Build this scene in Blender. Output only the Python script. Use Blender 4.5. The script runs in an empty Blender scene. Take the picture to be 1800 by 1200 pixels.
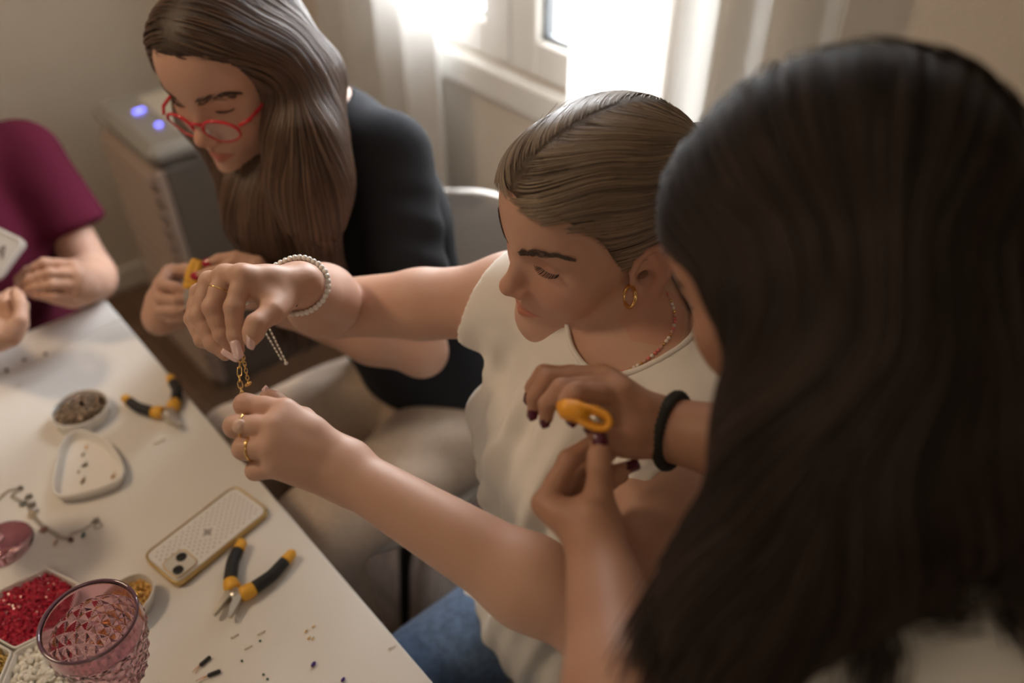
import bpy, math, random
import numpy as np
from mathutils import Vector, Matrix, Quaternion

random.seed(7)
rng = np.random.default_rng(7)
S = bpy.context.scene
COL = S.collection

# ------------------------------------------------------------------ camera, world, lights, exposure
EYE = np.array([0.0, 0.0, 1.66])
PITCH = math.radians(40)
FPX = 1450.0
RT = np.array([1.0, 0, 0])
UP = np.array([0, math.sin(PITCH), math.cos(PITCH)])
FW = np.array([0, math.cos(PITCH), -math.sin(PITCH)])
TABLE_Z = 0.75
cam_data = bpy.data.cameras.new('camera')
cam = bpy.data.objects.new('camera', cam_data)
COL.objects.link(cam)
cam.location = EYE
cam.rotation_euler = (math.radians(90) - PITCH, 0, 0)
cam_data.sensor_width = 36
cam_data.lens = 36 * FPX / 1800
cam_data.clip_start = 0.02
cam_data.dof.use_dof = True
cam_data.dof.focus_distance = 0.84
cam_data.dof.aperture_fstop = 1.8
S.camera = cam

# room frame: e runs along the table edge away from the camera, n from the table to the window wall
P0 = np.array([-0.336, 0.749, 0.0])
ED = np.array([-0.667, 0.745, 0.0]); ED /= np.linalg.norm(ED)
NR = np.array([ED[1], -ED[0], 0.0])
def room(s, w, z=0.0):
    return P0 + ED * s + NR * w + np.array([0, 0, z])
ROOM_ANG = math.atan2(NR[1], NR[0])          # world angle of the room's n axis

world = bpy.data.worlds.new('World'); S.world = world; world.use_nodes = True
wn = world.node_tree.nodes
wn['Background'].inputs[0].default_value = (0.93, 0.96, 1.0, 1)
wn['Background'].inputs[1].default_value = 3.0

def area_light(name, loc, look, size, size_y, power, color):
    l = bpy.data.lights.new(name, 'AREA'); l.shape = 'RECTANGLE'
    l.size = size; l.size_y = size_y; l.energy = power; l.color = color
    o = bpy.data.objects.new(name, l); COL.objects.link(o)
    o.location = loc
    o.rotation_euler = Vector(np.array(look) - np.array(loc)).to_track_quat('-Z', 'Y').to_euler()
    return o
area_light('window_daylight', room(1.0, 1.9, 2.0), room(0.3, 0.0, 0.9), 2.6, 1.8, 540, (0.92, 0.96, 1.0))
area_light('ceiling_lamp_light', room(0.75, -0.80, 2.42), room(0.55, -0.45, 0.75), 0.28, 0.28, 10.5, (1.0, 0.735, 0.47))
area_light('added_fill_light', room(-1.4, -0.9, 2.42), room(-1.0, -0.6, 0.0), 0.5, 0.5, 3.5, (1.0, 0.80, 0.56))  # added fill, no real lamp here: brightens the right wall and curtain

S.view_settings.view_transform = 'Standard'
S.view_settings.look = 'None'
S.view_settings.gamma = 1.0
S.view_settings.use_curve_mapping = False
S.view_settings.exposure = 0.10

def at(u, v, d):
    """world point seen at (u, v) of the 1800 x 1200 photograph, d metres along the optical axis"""
    return EYE + d * (RT * (u - 900) / FPX - UP * (v - 600) / FPX + FW)
def on_plane(u, v, z):
    r = RT * (u - 900) / FPX - UP * (v - 600) / FPX + FW
    return EYE + r * ((z - EYE[2]) / r[2])

# ------------------------------------------------------------------ objects
def tag(o, label=None, cat=None, group=None, kind=None):
    if label: o['label'] = label
    if cat: o['category'] = cat
    if group: o['group'] = group
    if kind: o['kind'] = kind
    return o
def empty(name, loc=(0, 0, 0), rz=0.0, parent=None):
    o = bpy.data.objects.new(name, None); COL.objects.link(o)
    o.location = loc; o.rotation_euler = (0, 0, rz); o.empty_display_size = 0.05
    if parent: o.parent = parent
    return o
def link(name, me, mat=None, parent=None, world_space=True):
    o = bpy.data.objects.new(name, me); COL.objects.link(o)
    if mat is not None and len(me.materials) == 0: me.materials.append(mat)
    if parent is not None:
        o.parent = parent
        if world_space:
            o.matrix_parent_inverse = world_matrix(parent).inverted()
    return o
def world_matrix(o):
    m = Matrix.LocRotScale(o.location, o.rotation_euler, o.scale)
    if o.parent is None: return m
    return world_matrix(o.parent) @ o.matrix_parent_inverse @ m
def mesh_np(name, V, F, smooth=True):
    """V (n,3); F (m,3) or (m,4) int array"""
    me = bpy.data.meshes.new(name)
    V = np.ascontiguousarray(V, dtype=np.float32); F = np.ascontiguousarray(F, dtype=np.int32)
    k = F.shape[1]
    me.vertices.add(len(V)); me.vertices.foreach_set('co', V.ravel())
    me.loops.add(F.size); me.loops.foreach_set('vertex_index', F.ravel())
    me.polygons.add(len(F)); me.polygons.foreach_set('loop_start', np.arange(0, F.size, k, dtype=np.int32))
    me.polygons.foreach_set('use_smooth', np.full(len(F), smooth, dtype=bool))
    me.update(calc_edges=True); me.validate()
    return me
class MB:
    """collects boxes, tubes, lathes, spheres into one mesh"""
    def __init__(s): s.v = []; s.f = []; s.sm = []
    def add(s, V, F, smooth=True):
        b = len(s.v); s.v += [tuple(map(float, p)) for p in V]
        s.f += [tuple(b + int(i) for i in f) for f in F]; s.sm += [smooth] * len(F); return s
    def box(s, c, size, R=None, bev=0.0):
        c = np.array(c, float); h = np.array(size, float) / 2
        if bev <= 0:
            V = np.array([[x, y, z] for x in (-1, 1) for y in (-1, 1) for z in (-1, 1)]) * h
            F = [(0, 1, 3, 2), (4, 6, 7, 5), (0, 4, 5, 1), (2, 3, 7, 6), (0, 2, 6, 4), (1, 5, 7, 3)]
        else:
            V = []; F = []; idx = {}
            for x in (-1, 1):
                for y in (-1, 1):
                    for z in (-1, 1):
                        sg = np.array([x, y, z])
                        for ax in range(3):
                            p = sg * (h - bev); p[ax] = sg[ax] * h[ax]
                            idx[(x, y, z, ax)] = len(V); V.append(p)
            for ax in range(3):
                a, b = [i for i in range(3) if i != ax]
                for sgn in (-1, 1):
                    q = []
                    for (i, j) in ((-1, -1), (1, -1), (1, 1), (-1, 1)):
                        k = [0, 0, 0]; k[ax] = sgn; k[a] = i; k[b] = j; q.append(idx[(*k, ax)])
                    F.append(tuple(q))
            for ax in range(3):
                a, b = [i for i in range(3) if i != ax]
                for i in (-1, 1):
                    for j in (-1, 1):
                        k0 = [0, 0, 0]; k0[a] = i; k0[b] = j; k1 = list(k0); k0[ax] = -1; k1[ax] = 1
                        F.append((idx[(*k0, a)], idx[(*k1, a)], idx[(*k1, b)], idx[(*k0, b)]))
            for x in (-1, 1):
                for y in (-1, 1):
                    for z in (-1, 1):
                        F.append(tuple(idx[(x, y, z, ax)] for ax in range(3)))
            V = np.array(V)
        if R is not None: V = V @ np.array(R).T
        return s.add(V + c, F, False)
    def tube(s, pts, r, n=8, closed=False, caps=True, flat=None):
        pts = np.array(pts, float); m = len(pts)
        r = np.full(m, r, float) if np.isscalar(r) else np.array(r, float)
        if closed: T = np.roll(pts, -1, 0) - np.roll(pts, 1, 0)
        else: T = np.gradient(pts, axis=0)
        T /= np.linalg.norm(T, axis=1)[:, None] + 1e-12
        ref = np.array([0, 0, 1.0]) if abs(T[0, 2]) < .9 else np.array([1.0, 0, 0])
        N = []
        nrm = np.cross(T[0], ref); nrm /= np.linalg.norm(nrm)
        for i in range(m):
            nrm = nrm - T[i] * (nrm @ T[i]); nrm /= np.linalg.norm(nrm) + 1e-12; N.append(nrm.copy())
        N = np.array(N); Bn = np.cross(T, N)
        a = np.linspace(0, 2 * np.pi, n, endpoint=False)
        fx, fy = (1, 1) if flat is None else flat
        V = pts[:, None] + r[:, None, None] * (fx * np.cos(a)[None, :, None] * N[:, None] + fy * np.sin(a)[None, :, None] * Bn[:, None])
        F = []
        for i in range(m if closed else m - 1):
            i2 = (i + 1) % m
            for j in range(n):
                j2 = (j + 1) % n
                F.append((i * n + j, i * n + j2, i2 * n + j2, i2 * n + j))
        if caps and not closed:
            F.append(tuple(range(n))[::-1]); F.append(tuple((m - 1) * n + j for j in range(n)))
        return s.add(V.reshape(-1, 3), F)
    def lathe(s, prof, c=(0, 0, 0), n=48, R=None):
        prof = np.array(prof, float); m = len(prof)
        a = np.linspace(0, 2 * np.pi, n, endpoint=False)
        V = np.stack([prof[:, 0, None] * np.cos(a), prof[:, 0, None] * np.sin(a), np.repeat(prof[:, 1, None], n, 1)], -1).reshape(-1, 3)
        F = [(i * n + j, i * n + (j + 1) % n, (i + 1) * n + (j + 1) % n, (i + 1) * n + j) for i in range(m - 1) for j in range(n)]
        if R is not None: V = V @ np.array(R).T
        return s.add(V + np.array(c), F)
    def ball(s, c, r, n=8, m=6, R=None):
        V = [(0, 0, 1)]; F = []
        for i in range(1, m):
            t = np.pi * i / m
            V += [(math.sin(t) * math.cos(2 * np.pi * j / n), math.sin(t) * math.sin(2 * np.pi * j / n), math.cos(t)) for j in range(n)]
        V.append((0, 0, -1))
        for j in range(n):
            F.append((0, 1 + j, 1 + (j + 1) % n)); l = 1 + (m - 2) * n
            F.append((len(V) - 1, l + (j + 1) % n, l + j))
        for i in range(m - 2):
            for j in range(n):
                F.append((1 + i * n + j, 1 + (i + 1) * n + j, 1 + (i + 1) * n + (j + 1) % n, 1 + i * n + (j + 1) % n))
        V = np.array(V) * np.array(r)
        if R is not None: V = V @ np.array(R).T
        return s.add(V + np.array(c), F)
    def prism(s, poly, z0, z1, inset=None):
        n = len(poly); V = [(x, y, z0) for x, y in poly] + [(x, y, z1) for x, y in poly]
        F = [tuple(range(n))[::-1], tuple(range(n, 2 * n))] + [(i, (i + 1) % n, n + (i + 1) % n, n + i) for i in range(n)]
        return s.add(V, F, False)
    def mesh(s, name):
        me = bpy.data.meshes.new(name); me.from_pydata(s.v, [], s.f)
        me.polygons.foreach_set('use_smooth', np.array(s.sm, dtype=bool)); me.update(); return me
    def build(s, name, mat, parent=None, world_space=True):
        return link(name, s.mesh(name), mat, parent, world_space)

# ------------------------------------------------------------------ materials
MATS = {}
def mat(name, color, rough=0.5, metal=0.0, spec=0.5, noise=None, bump=None, sss=0.0, trans=0.0, ior=1.45, tint=False, sheen=0.0, emit=None, coat=0.0, translucent=0.0, transp=0.0, stretch=None):
    """noise=(scale, amount) colour grain; bump=(scale, strength, distance)"""
    if name in MATS: return MATS[name]
    m = bpy.data.materials.new(name); m.use_nodes = True
    nt = m.node_tree; b = nt.nodes['Principled BSDF']
    b.inputs['Base Color'].default_value = (*color, 1); b.inputs['Roughness'].default_value = rough
    b.inputs['Metallic'].default_value = metal; b.inputs['Specular IOR Level'].default_value = spec
    b.inputs['IOR'].default_value = ior; b.inputs['Transmission Weight'].default_value = trans
    b.inputs['Coat Weight'].default_value = coat
    if sss: 
        b.inputs['Subsurface Weight'].default_value = sss
        b.inputs['Subsurface Radius'].default_value = (1.0, 0.35, 0.2); b.inputs['Subsurface Scale'].default_value = 0.006
    if sheen: b.inputs['Sheen Weight'].default_value = sheen
    if emit: b.inputs['Emission Color'].default_value = (*emit[0], 1); b.inputs['Emission Strength'].default_value = emit[1]
    tc = nt.nodes.new('ShaderNodeTexCoord'); src = tc.outputs['Object']
    if stretch:
        mp = nt.nodes.new('ShaderNodeMapping'); mp.inputs['Scale'].default_value = stretch
        nt.links.new(src, mp.inputs[0]); src = mp.outputs[0]
    last = None
    if noise:
        n = nt.nodes.new('ShaderNodeTexNoise'); n.inputs['Scale'].default_value = noise[0]; n.inputs['Detail'].default_value = 5
        nt.links.new(src, n.inputs['Vector'])
        r = nt.nodes.new('ShaderNodeValToRGB')
        a = noise[1]
        r.color_ramp.elements[0].position = .3; r.color_ramp.elements[1].position = .7
        r.color_ramp.elements[0].color = (*[c * (1 - a) for c in color], 1); r.color_ramp.elements[1].color = (*[min(1, c * (1 + a)) for c in color], 1)
        nt.links.new(n.outputs[0], r.inputs[0]); last = r.outputs[0]
    if tint:
        at_ = nt.nodes.new('ShaderNodeAttribute'); at_.attribute_name = 'tint'
        mx = nt.nodes.new('ShaderNodeMix'); mx.data_type = 'RGBA'; mx.blend_type = 'MULTIPLY'; mx.inputs[0].default_value = 1
        if last is not None: nt.links.new(last, mx.inputs[6])
        else: mx.inputs[6].default_value = (*color, 1)
        nt.links.new(at_.outputs['Color'], mx.inputs[7]); last = mx.outputs[2]
    if last is not None: nt.links.new(last, b.inputs['Base Color'])
    if bump:
        n2 = nt.nodes.new('ShaderNodeTexNoise'); n2.inputs['Scale'].default_value = bump[0]; n2.inputs['Detail'].default_value = 4
        nt.links.new(src, n2.inputs['Vector'])
        bp = nt.nodes.new('ShaderNodeBump'); bp.inputs['Strength'].default_value = bump[1]; bp.inputs['Distance'].default_value = bump[2]
        nt.links.new(n2.outputs[0], bp.inputs['Height']); nt.links.new(bp.outputs[0], b.inputs['Normal'])
    out = nt.nodes['Material Output']; sh = b.outputs[0]
    if translucent:
        t = nt.nodes.new('ShaderNodeBsdfTranslucent'); t.inputs[0].default_value = (*color, 1)
        x = nt.nodes.new('ShaderNodeMixShader'); x.inputs[0].default_value = translucent
        nt.links.new(sh, x.inputs[1]); nt.links.new(t.outputs[0], x.inputs[2]); sh = x.outputs[0]
    if transp:
        t = nt.nodes.new('ShaderNodeBsdfTransparent')
        x = nt.nodes.new('ShaderNodeMixShader'); x.inputs[0].default_value = transp
        nt.links.new(sh, x.inputs[1]); nt.links.new(t.outputs[0], x.inputs[2]); sh = x.outputs[0]
    nt.links.new(sh, out.inputs[0])
    MATS[name] = m; return m
def on_wall(u, v, w):
    r = RT * (u - 900) / FPX - UP * (v - 600) / FPX + FW
    t = (w - (EYE - P0) @ NR) / (r @ NR)
    return EYE + r * t
def srel(p): return (np.array(p) - P0) @ ED
def wrel(p): return (np.array(p) - P0) @ NR
RROOM = np.stack([ED, NR, [0, 0, 1]], 1)           # columns: along the table edge, toward the window wall, up (left-handed pair fixed below)
RROOM = np.stack([NR, ED, [0, 0, 1]], 1)
# ------------------------------------------------------------------ signed-distance sculpting
def _norm(v): v = np.array(v, float); return v / (np.linalg.norm(v) + 1e-12)
CULL = 1.7
class SDF:
    def __init__(s): s.items = []            # (kind, data, k, op, centre, radius)
    def cap(s, a, b, ra, rb=None, k=.01, op=1):
        a = np.array(a, float); b = np.array(b, float); rb = ra if rb is None else rb
        s.items.append(('cap', (a, b, ra, rb), k, op, (a + b) / 2, np.linalg.norm(a - b) / 2 + max(ra, rb))); return s
    def ell(s, c, r, R=None, k=.01, op=1):
        c = np.array(c, float); r = np.array(r, float) if not np.isscalar(r) else np.full(3, float(r))
        s.items.append(('ell', (c, r, None if R is None else np.array(R, float)), k, op, c, r.max())); return s
    def box(s, c, h, rr, R=None, k=.01, op=1):
        c = np.array(c, float); h = np.array(h, float)
        s.items.append(('box', (c, h, rr, None if R is None else np.array(R, float)), k, op, c, np.linalg.norm(h))); return s
    def chain(s, pts, rad, k=.004, kg=.003, op=1):
        g = SDF()
        for i in range(len(pts) - 1): g.cap(pts[i], pts[i + 1], rad[i], rad[i + 1], k if i else 0)
        return s.group(g, kg, op)
    def group(s, g, k=.003, op=1):
        C = np.array([i[4] for i in g.items if i[0] != 'fn' and i[3] == 1]); r = np.array([i[5] for i in g.items if i[0] != 'fn' and i[3] == 1])
        lo = (C - r[:, None]).min(0); hi = (C + r[:, None]).max(0)
        s.items.append(('grp', g, k, op, (lo + hi) / 2, np.linalg.norm(hi - lo) / 2)); return s
    def offset(s, g, off, k=0):
        s.group(g, k); it = s.items[-1]; s.items[-1] = ('off', (g, off), it[2], it[3], it[4], it[5] + off); return s
    def fn(s, f, k=.004, op=-2):             # op -2: intersect with f(P) <= 0 everywhere; -1: subtract f everywhere
        s.items.append(('fn', f, k, op, np.zeros(3), 1e3)); return s
    def dist(s, it, P):
        k, d = it[0], it[1]
        if k == 'cap':
            a, b, ra, rb = d; ab = b - a; L = ab @ ab
            pa = P - a; t = np.clip((pa @ ab) / max(L, 1e-12), 0, 1)
            q = pa - t[..., None] * ab
            return np.sqrt((q * q).sum(-1)) - (ra + t * (rb - ra))
        if k == 'ell':
            c, r, R = d; q = P - c
            if R is not None: q = q @ R
            a = q / r; b = a / r
            k0 = np.sqrt((a * a).sum(-1)); k1 = np.sqrt((b * b).sum(-1)) + 1e-9
            return np.where(k0 < .2, -(r.min() * (1 - k0)), k0 * (k0 - 1) / k1)
        if k == 'box':
            c, h, rr, R = d; q = P - c
            if R is not None: q = q @ R
            q = np.abs(q) - (h - rr)
            return np.sqrt((np.maximum(q, 0) ** 2).sum(-1)) + np.minimum(q.max(-1), 0) - rr
        if k == 'grp': return d.ev(P)
        if k == 'off': return d[0].ev(P) - d[1]
        return d(P)
    @staticmethod
    def comb(D, d, k, op):
        if op == 1:
            if k <= 0: return np.minimum(D, d)
            h = np.maximum(k - np.abs(D - d), 0) / k
            return np.minimum(D, d) - h * h * k * .25
        if op == -1: d = -d
        if k <= 0: return np.maximum(D, d)
        h = np.maximum(k - np.abs(D - d), 0) / k
        return np.maximum(D, d) + h * h * k * .25
    def ev(s, P):
        D = np.full(P.shape[:-1], 10.0)
        for it in s.items: D = s.comb(D, s.dist(it, P), it[2], it[3])
        return D
    def grad(s, P, h=5e-4):
        g = np.stack([s.ev(P + h * e) - s.ev(P - h * e) for e in np.eye(3)], -1)
        return g / (np.linalg.norm(g, axis=-1, keepdims=True) + 1e-12)
    def bounds(s):
        C = np.array([i[4] for i in s.items if i[3] == 1 and i[0] != 'fn']); r = np.array([i[5] for i in s.items if i[3] == 1 and i[0] != 'fn'])
        return (C - r[:, None]).min(0), (C + r[:, None]).max(0)
    def mesh(s, h, box=None):
        """surface nets on sparse 8^3 blocks -> V, F(quads)"""
        lo, hi = s.bounds(); lo = lo - 4 * h; hi = hi + 4 * h
        if box is not None: lo = np.maximum(lo, box[0]); hi = np.minimum(hi, box[1])
        B = 8; bs = B * h; km = max(i[2] for i in s.items)
        def cull(cs, half):
            D = np.full(len(cs), 10.0)
            for it in s.items:
                if it[0] == 'fn' or it[5] > 100: m = np.ones(len(cs), bool)
                else: m = np.linalg.norm(cs - it[4], axis=1) < it[5] + half * 2.2 + max(2.5 * it[2], km)
                if it[3] != 1 and it[0] != 'fn': m &= np.linalg.norm(cs - it[4], axis=1) < it[5] + it[2]
                if m.any(): D[m] = s.comb(D[m], s.dist(it, cs[m]), it[2], it[3])
            return np.abs(D) < half * CULL
        n1 = np.ceil((hi - lo) / (bs * 4)).astype(int)
        g = np.stack(np.meshgrid(*[np.arange(k) for k in n1], indexing='ij'), -1).reshape(-1, 3)
        hd = math.sqrt(3) / 2
        g = g[cull(lo + (g + .5) * bs * 4, hd * bs * 4)]
        sub = np.stack(np.meshgrid(*[np.arange(4)] * 3, indexing='ij'), -1).reshape(-1, 3)
        g = (g[:, None] * 4 + sub[None]).reshape(-1, 3)
        g = g[cull(lo + (g + .5) * bs, hd * bs)]
        nb = len(g); cen = lo + (g + .5) * bs
        loc = np.stack(np.meshgrid(*[np.arange(B + 1)] * 3, indexing='ij'), -1).reshape(-1, 3)
        V = np.full((nb, (B + 1) ** 3), 10.0, np.float32); half = hd * bs
        for it in s.items:
            if it[0] == 'fn': idx = np.arange(nb)
            else: idx = np.where(np.linalg.norm(cen - it[4], axis=1) < it[5] + half + max(2.5 * it[2], km) + 2 * h)[0]
            for c0 in range(0, len(idx), 1500):
                ii = idx[c0:c0 + 1500]
                P = lo + ((g[ii][:, None] * B + loc[None]) * h)
                V[ii] = s.comb(V[ii], s.dist(it, P), it[2], it[3])
        V = V.reshape(nb, B + 1, B + 1, B + 1)
        N = (np.array(g.max(0)) + 2) * B
        inside = V < 0
        cnt = np.zeros((nb, B, B, B), np.int8)
        for dx in (0, 1):
            for dy in (0, 1):
                for dz in (0, 1): cnt += inside[:, dx:dx + B, dy:dy + B, dz:dz + B]
        act = np.argwhere((cnt > 0) & (cnt < 8))
        bi, ci = act[:, 0], act[:, 1:]
        cor = np.array([[x, y, z] for x in (0, 1) for y in (0, 1) for z in (0, 1)])
        cv = np.stack([V[bi, ci[:, 0] + c[0], ci[:, 1] + c[1], ci[:, 2] + c[2]] for c in cor], 1).astype(float)
        acc = np.zeros((len(act), 3)); num = np.zeros(len(act))
        for i in range(8):
            for j in range(i + 1, 8):
                if np.abs(cor[i] - cor[j]).sum() != 1: continue
                m = (cv[:, i] < 0) != (cv[:, j] < 0)
                t = cv[m, i] / (cv[m, i] - cv[m, j])
                acc[m] += cor[i] + t[:, None] * (cor[j] - cor[i]); num[m] += 1
        cell = g[bi] * B + ci
        verts = lo + (cell + acc / num[:, None]) * h
        key = (cell[:, 0].astype(np.int64) * N[1] + cell[:, 1]) * N[2] + cell[:, 2]
        order = np.argsort(key); ks = key[order]
        F = []
        for ax in range(3):
            b, c = (ax + 1) % 3, (ax + 2) % 3
            e = np.eye(3, dtype=int)[ax]
            A0 = inside[:, :B, :B, :B]; A1 = inside[:, e[0]:e[0] + B, e[1]:e[1] + B, e[2]:e[2] + B]
            ed = np.argwhere(A0 != A1); flip = A0[ed[:, 0], ed[:, 1], ed[:, 2], ed[:, 3]]
            cc = g[ed[:, 0]] * B + ed[:, 1:]
            q = []
            ok = np.ones(len(cc), bool)
            for (ob, oc) in ((-1, -1), (0, -1), (0, 0), (-1, 0)):
                k3 = cc.copy(); k3[:, b] += ob; k3[:, c] += oc
                kk = (k3[:, 0].astype(np.int64) * N[1] + k3[:, 1]) * N[2] + k3[:, 2]
                p = np.clip(np.searchsorted(ks, kk), 0, len(ks) - 1)
                ok &= ks[p] == kk; q.append(order[p])
            q = np.stack(q, 1); q[~flip] = q[~flip][:, ::-1]
            F.append(q[ok])
        return verts, np.concatenate(F)
def vnormals(V, F):
    n = np.cross(V[F[:, 2]] - V[F[:, 0]], V[F[:, 3 if F.shape[1] == 4 else 1]] - V[F[:, 1 if F.shape[1] == 4 else 0]])
    N = np.zeros_like(V)
    for i in range(F.shape[1]): np.add.at(N, F[:, i], n)
    return N / (np.linalg.norm(N, axis=1)[:, None] + 1e-12)
def vsmooth(V, F, it=2, lam=.5):
    for _ in range(it):
        A = np.zeros_like(V); c = np.zeros(len(V))
        for i in range(F.shape[1]):
            j = (i + 1) % F.shape[1]
            np.add.at(A, F[:, i], V[F[:, j]]); np.add.at(c, F[:, i], 1)
            np.add.at(A, F[:, j], V[F[:, i]]); np.add.at(c, F[:, j], 1)
        V = V + lam * (A / np.maximum(c, 1)[:, None] - V)
    return V
def set_tint(me, col):
    a = me.attributes.new('tint', 'FLOAT_COLOR', 'POINT')
    c = np.ones((len(col), 4), np.float32); c[:, :3] = col
    a.data.foreach_set('color', c.ravel())
def euler_head(yaw, pitch, roll):
    a, b, c = map(math.radians, (yaw, pitch, roll))
    Rz = np.array([[math.cos(a), -math.sin(a), 0], [math.sin(a), math.cos(a), 0], [0, 0, 1]])
    Rx = np.array([[1, 0, 0], [0, math.cos(b), -math.sin(b)], [0, math.sin(b), math.cos(b)]])
    Ry = np.array([[math.cos(c), 0, math.sin(c)], [0, 1, 0], [-math.sin(c), 0, math.cos(c)]])
    return Rz @ Rx @ Ry
def hair_curves(name, P, radius, material, parent, taper=True, stuff=False):
    """P (n, m, 3): n strands of m points, as a native curves object"""
    n, m = P.shape[:2]
    hc = bpy.data.hair_curves.new(name); hc.add_curves([m] * n)
    hc.attributes['position'].data.foreach_set('vector', np.ascontiguousarray(P, np.float32).ravel())
    r = hc.attributes.get('radius') or hc.attributes.new('radius', 'FLOAT', 'POINT')
    prof = np.ones(m) if not taper else np.concatenate([np.linspace(.35, 1, max(2, m // 6)), np.ones(m - 2 * max(2, m // 6)), np.linspace(1, .25, max(2, m // 6))])
    rr = (radius * prof[None, :] * rng.uniform(.7, 1.3, (n, 1))).astype(np.float32)
    r.data.foreach_set('value', rr.ravel())
    hc.materials.append(material)
    o = bpy.data.objects.new(name, hc); COL.objects.link(o)
    if parent is not None:
        o.parent = parent; o.matrix_parent_inverse = world_matrix(parent).inverted()
    if stuff: o['kind'] = 'stuff'
    return o
def noise3(P, seed=0, freq=10.0, octaves=2):
    """cheap smooth pseudo noise: sums of sines in random directions"""
    r = np.random.default_rng(seed); out = np.zeros(P.shape[:-1]); amp = 1.0
    for o in range(octaves):
        for _ in range(5):
            d = r.normal(size=3); d /= np.linalg.norm(d)
            out += amp * np.sin(P @ d * freq * (2 ** o) * r.uniform(.7, 1.4) + r.uniform(0, 6.28))
        amp *= .5
    return out / 5
# ------------------------------------------------------------------ the room
WALL_W, FAR_S, CEIL = 0.95, 1.78, 2.5
NEAR_S, BACK_W = -2.6, -3.0
wall_m = mat('warm_plaster', (0.70, 0.625, 0.535), rough=.92, noise=(5, .03), bump=(140, .35, .004))
white_m = mat('white_lacquer', (0.78, 0.75, 0.70), rough=.42, noise=(3, .02))
floor_m = mat('floor_base', (0.13, 0.085, 0.06), rough=.6)
plank_m = mat('dark_wood_plank', (0.17, 0.105, 0.07), rough=.45, noise=(14, .35), stretch=(9, 1, 1))
def rbox(mb, s0, s1, w0, w1, z0, z1, bev=0.0):
    c = room((s0 + s1) / 2, (w0 + w1) / 2, (z0 + z1) / 2)
    return mb.box(c, (w1 - w0, s1 - s0, z1 - z0), RROOM, bev)
def struct(name, mb, m, parent=None):
    o = mb.build(name, m, parent)
    if parent is None: o['kind'] = 'structure'
    return o
fl = struct('floor', rbox(MB(), NEAR_S, FAR_S, BACK_W, WALL_W + .1, -.06, -.012), floor_m)
pw, pl = .14, 1.1
for i in range(int((WALL_W - (-1.2)) / pw) + 1):
    w1 = WALL_W - i * pw
    s = -.9 - (i * .37 % pl)
    while s < FAR_S:
        s0, s1 = max(s, -.9), min(s + pl, FAR_S)
        if s1 - s0 > .05: rbox(MB(), s0 + .001, s1 - .001, w1 - pw + .001, w1 - .001, -.012, rng.uniform(-.0006, 0), .0008).build('plank', plank_m, fl)
        s += pl
struct('ceiling', rbox(MB(), NEAR_S - .1, FAR_S + .1, BACK_W - .1, WALL_W + .1, CEIL, CEIL + .08), mat('ceiling_paint', (.78, .75, .70), rough=.9))
struct('wall_far', rbox(MB(), FAR_S, FAR_S + .1, BACK_W, WALL_W + .1, -.05, CEIL), wall_m)
struct('wall_near', rbox(MB(), NEAR_S - .1, NEAR_S, BACK_W, WALL_W + .1, -.05, CEIL), wall_m)
struct('wall_back', rbox(MB(), NEAR_S, FAR_S, BACK_W - .1, BACK_W, -.05, CEIL), wall_m)
# window wall with an opening
WS0, WS1, WZ0, WZ1 = .02, 1.04, .945, 2.25
mbw = MB()
rbox(mbw, NEAR_S, WS0, WALL_W, WALL_W + .12, -.05, CEIL); rbox(mbw, WS1, FAR_S + .1, WALL_W, WALL_W + .12, -.05, CEIL)
rbox(mbw, WS0, WS1, WALL_W, WALL_W + .12, WZ1, CEIL); rbox(mbw, WS0, WS1, WALL_W, WALL_W + .12, -.05, WZ0)
struct('wall_window', mbw, wall_m)
struct('baseboard_far', rbox(MB(), FAR_S - .014, FAR_S, BACK_W, WALL_W, 0, .075, .003), white_m)
struct('baseboard_window', rbox(MB(), NEAR_S, FAR_S - .014, WALL_W - .014, WALL_W, 0, .075, .003), white_m)
mbt = MB(); rbox(mbt, WS0 - .05, WS1 + .05, WALL_W - .035, WALL_W + .02, .872, .940, .004)
struct('trim_1', mbt, white_m)                                          # window board under the frame
win = struct('window_1', rbox(MB(), WS0, WS1, WALL_W + .005, WALL_W + .07, WZ0 - .005, WZ0 + .012, .002), white_m)
for a, b in ((WS0, WS0 + .03), (WS1 - .03, WS1)):
    rbox(MB(), a, b, WALL_W + .005, WALL_W + .07, WZ0, WZ1, .003).build('frame', white_m, win)
rbox(MB(), WS0, WS1, WALL_W + .005, WALL_W + .07, WZ1 - .03, WZ1, .003).build('frame', white_m, win)
gasket = mat('grey_gasket', (.16, .17, .18), rough=.5)
glass_m = mat('window_glass', (1, 1, 1), rough=.0, spec=.5, transp=.94)
for a, b in ((WS0 + .03, .5525), (.5525, WS1 - .03)):
    fr_ = MB(); st = .085
    rbox(fr_, a + .002, a + st, WALL_W - .012, WALL_W + .05, WZ0 + .012, WZ1 - .03, .004); rbox(fr_, b - st, b - .002, WALL_W - .012, WALL_W + .05, WZ0 + .012, WZ1 - .03, .004)
    rbox(fr_, a + st, b - st, WALL_W - .012, WALL_W + .05, WZ0 + .012, WZ0 + .088, .004); rbox(fr_, a + st, b - st, WALL_W - .012, WALL_W + .05, WZ1 - .11, WZ1 - .03, .004)
    sash = fr_.build('sash', white_m, win)
    g = MB(); t = .012
    a2, b2, z2, z3 = a + st, b - st, WZ0 + .088, WZ1 - .11
    rbox(g, a2, a2 + t, WALL_W + .004, WALL_W + .03, z2, z3); rbox(g, b2 - t, b2, WALL_W + .004, WALL_W + .03, z2, z3); rbox(g, a2, b2, WALL_W + .004, WALL_W + .03, z2, z2 + t)
    g.build('gasket', gasket, sash)
    rbox(MB(), a2, b2, WALL_W + .02, WALL_W + .026, z2, z3).build('pane', glass_m, sash)
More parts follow.
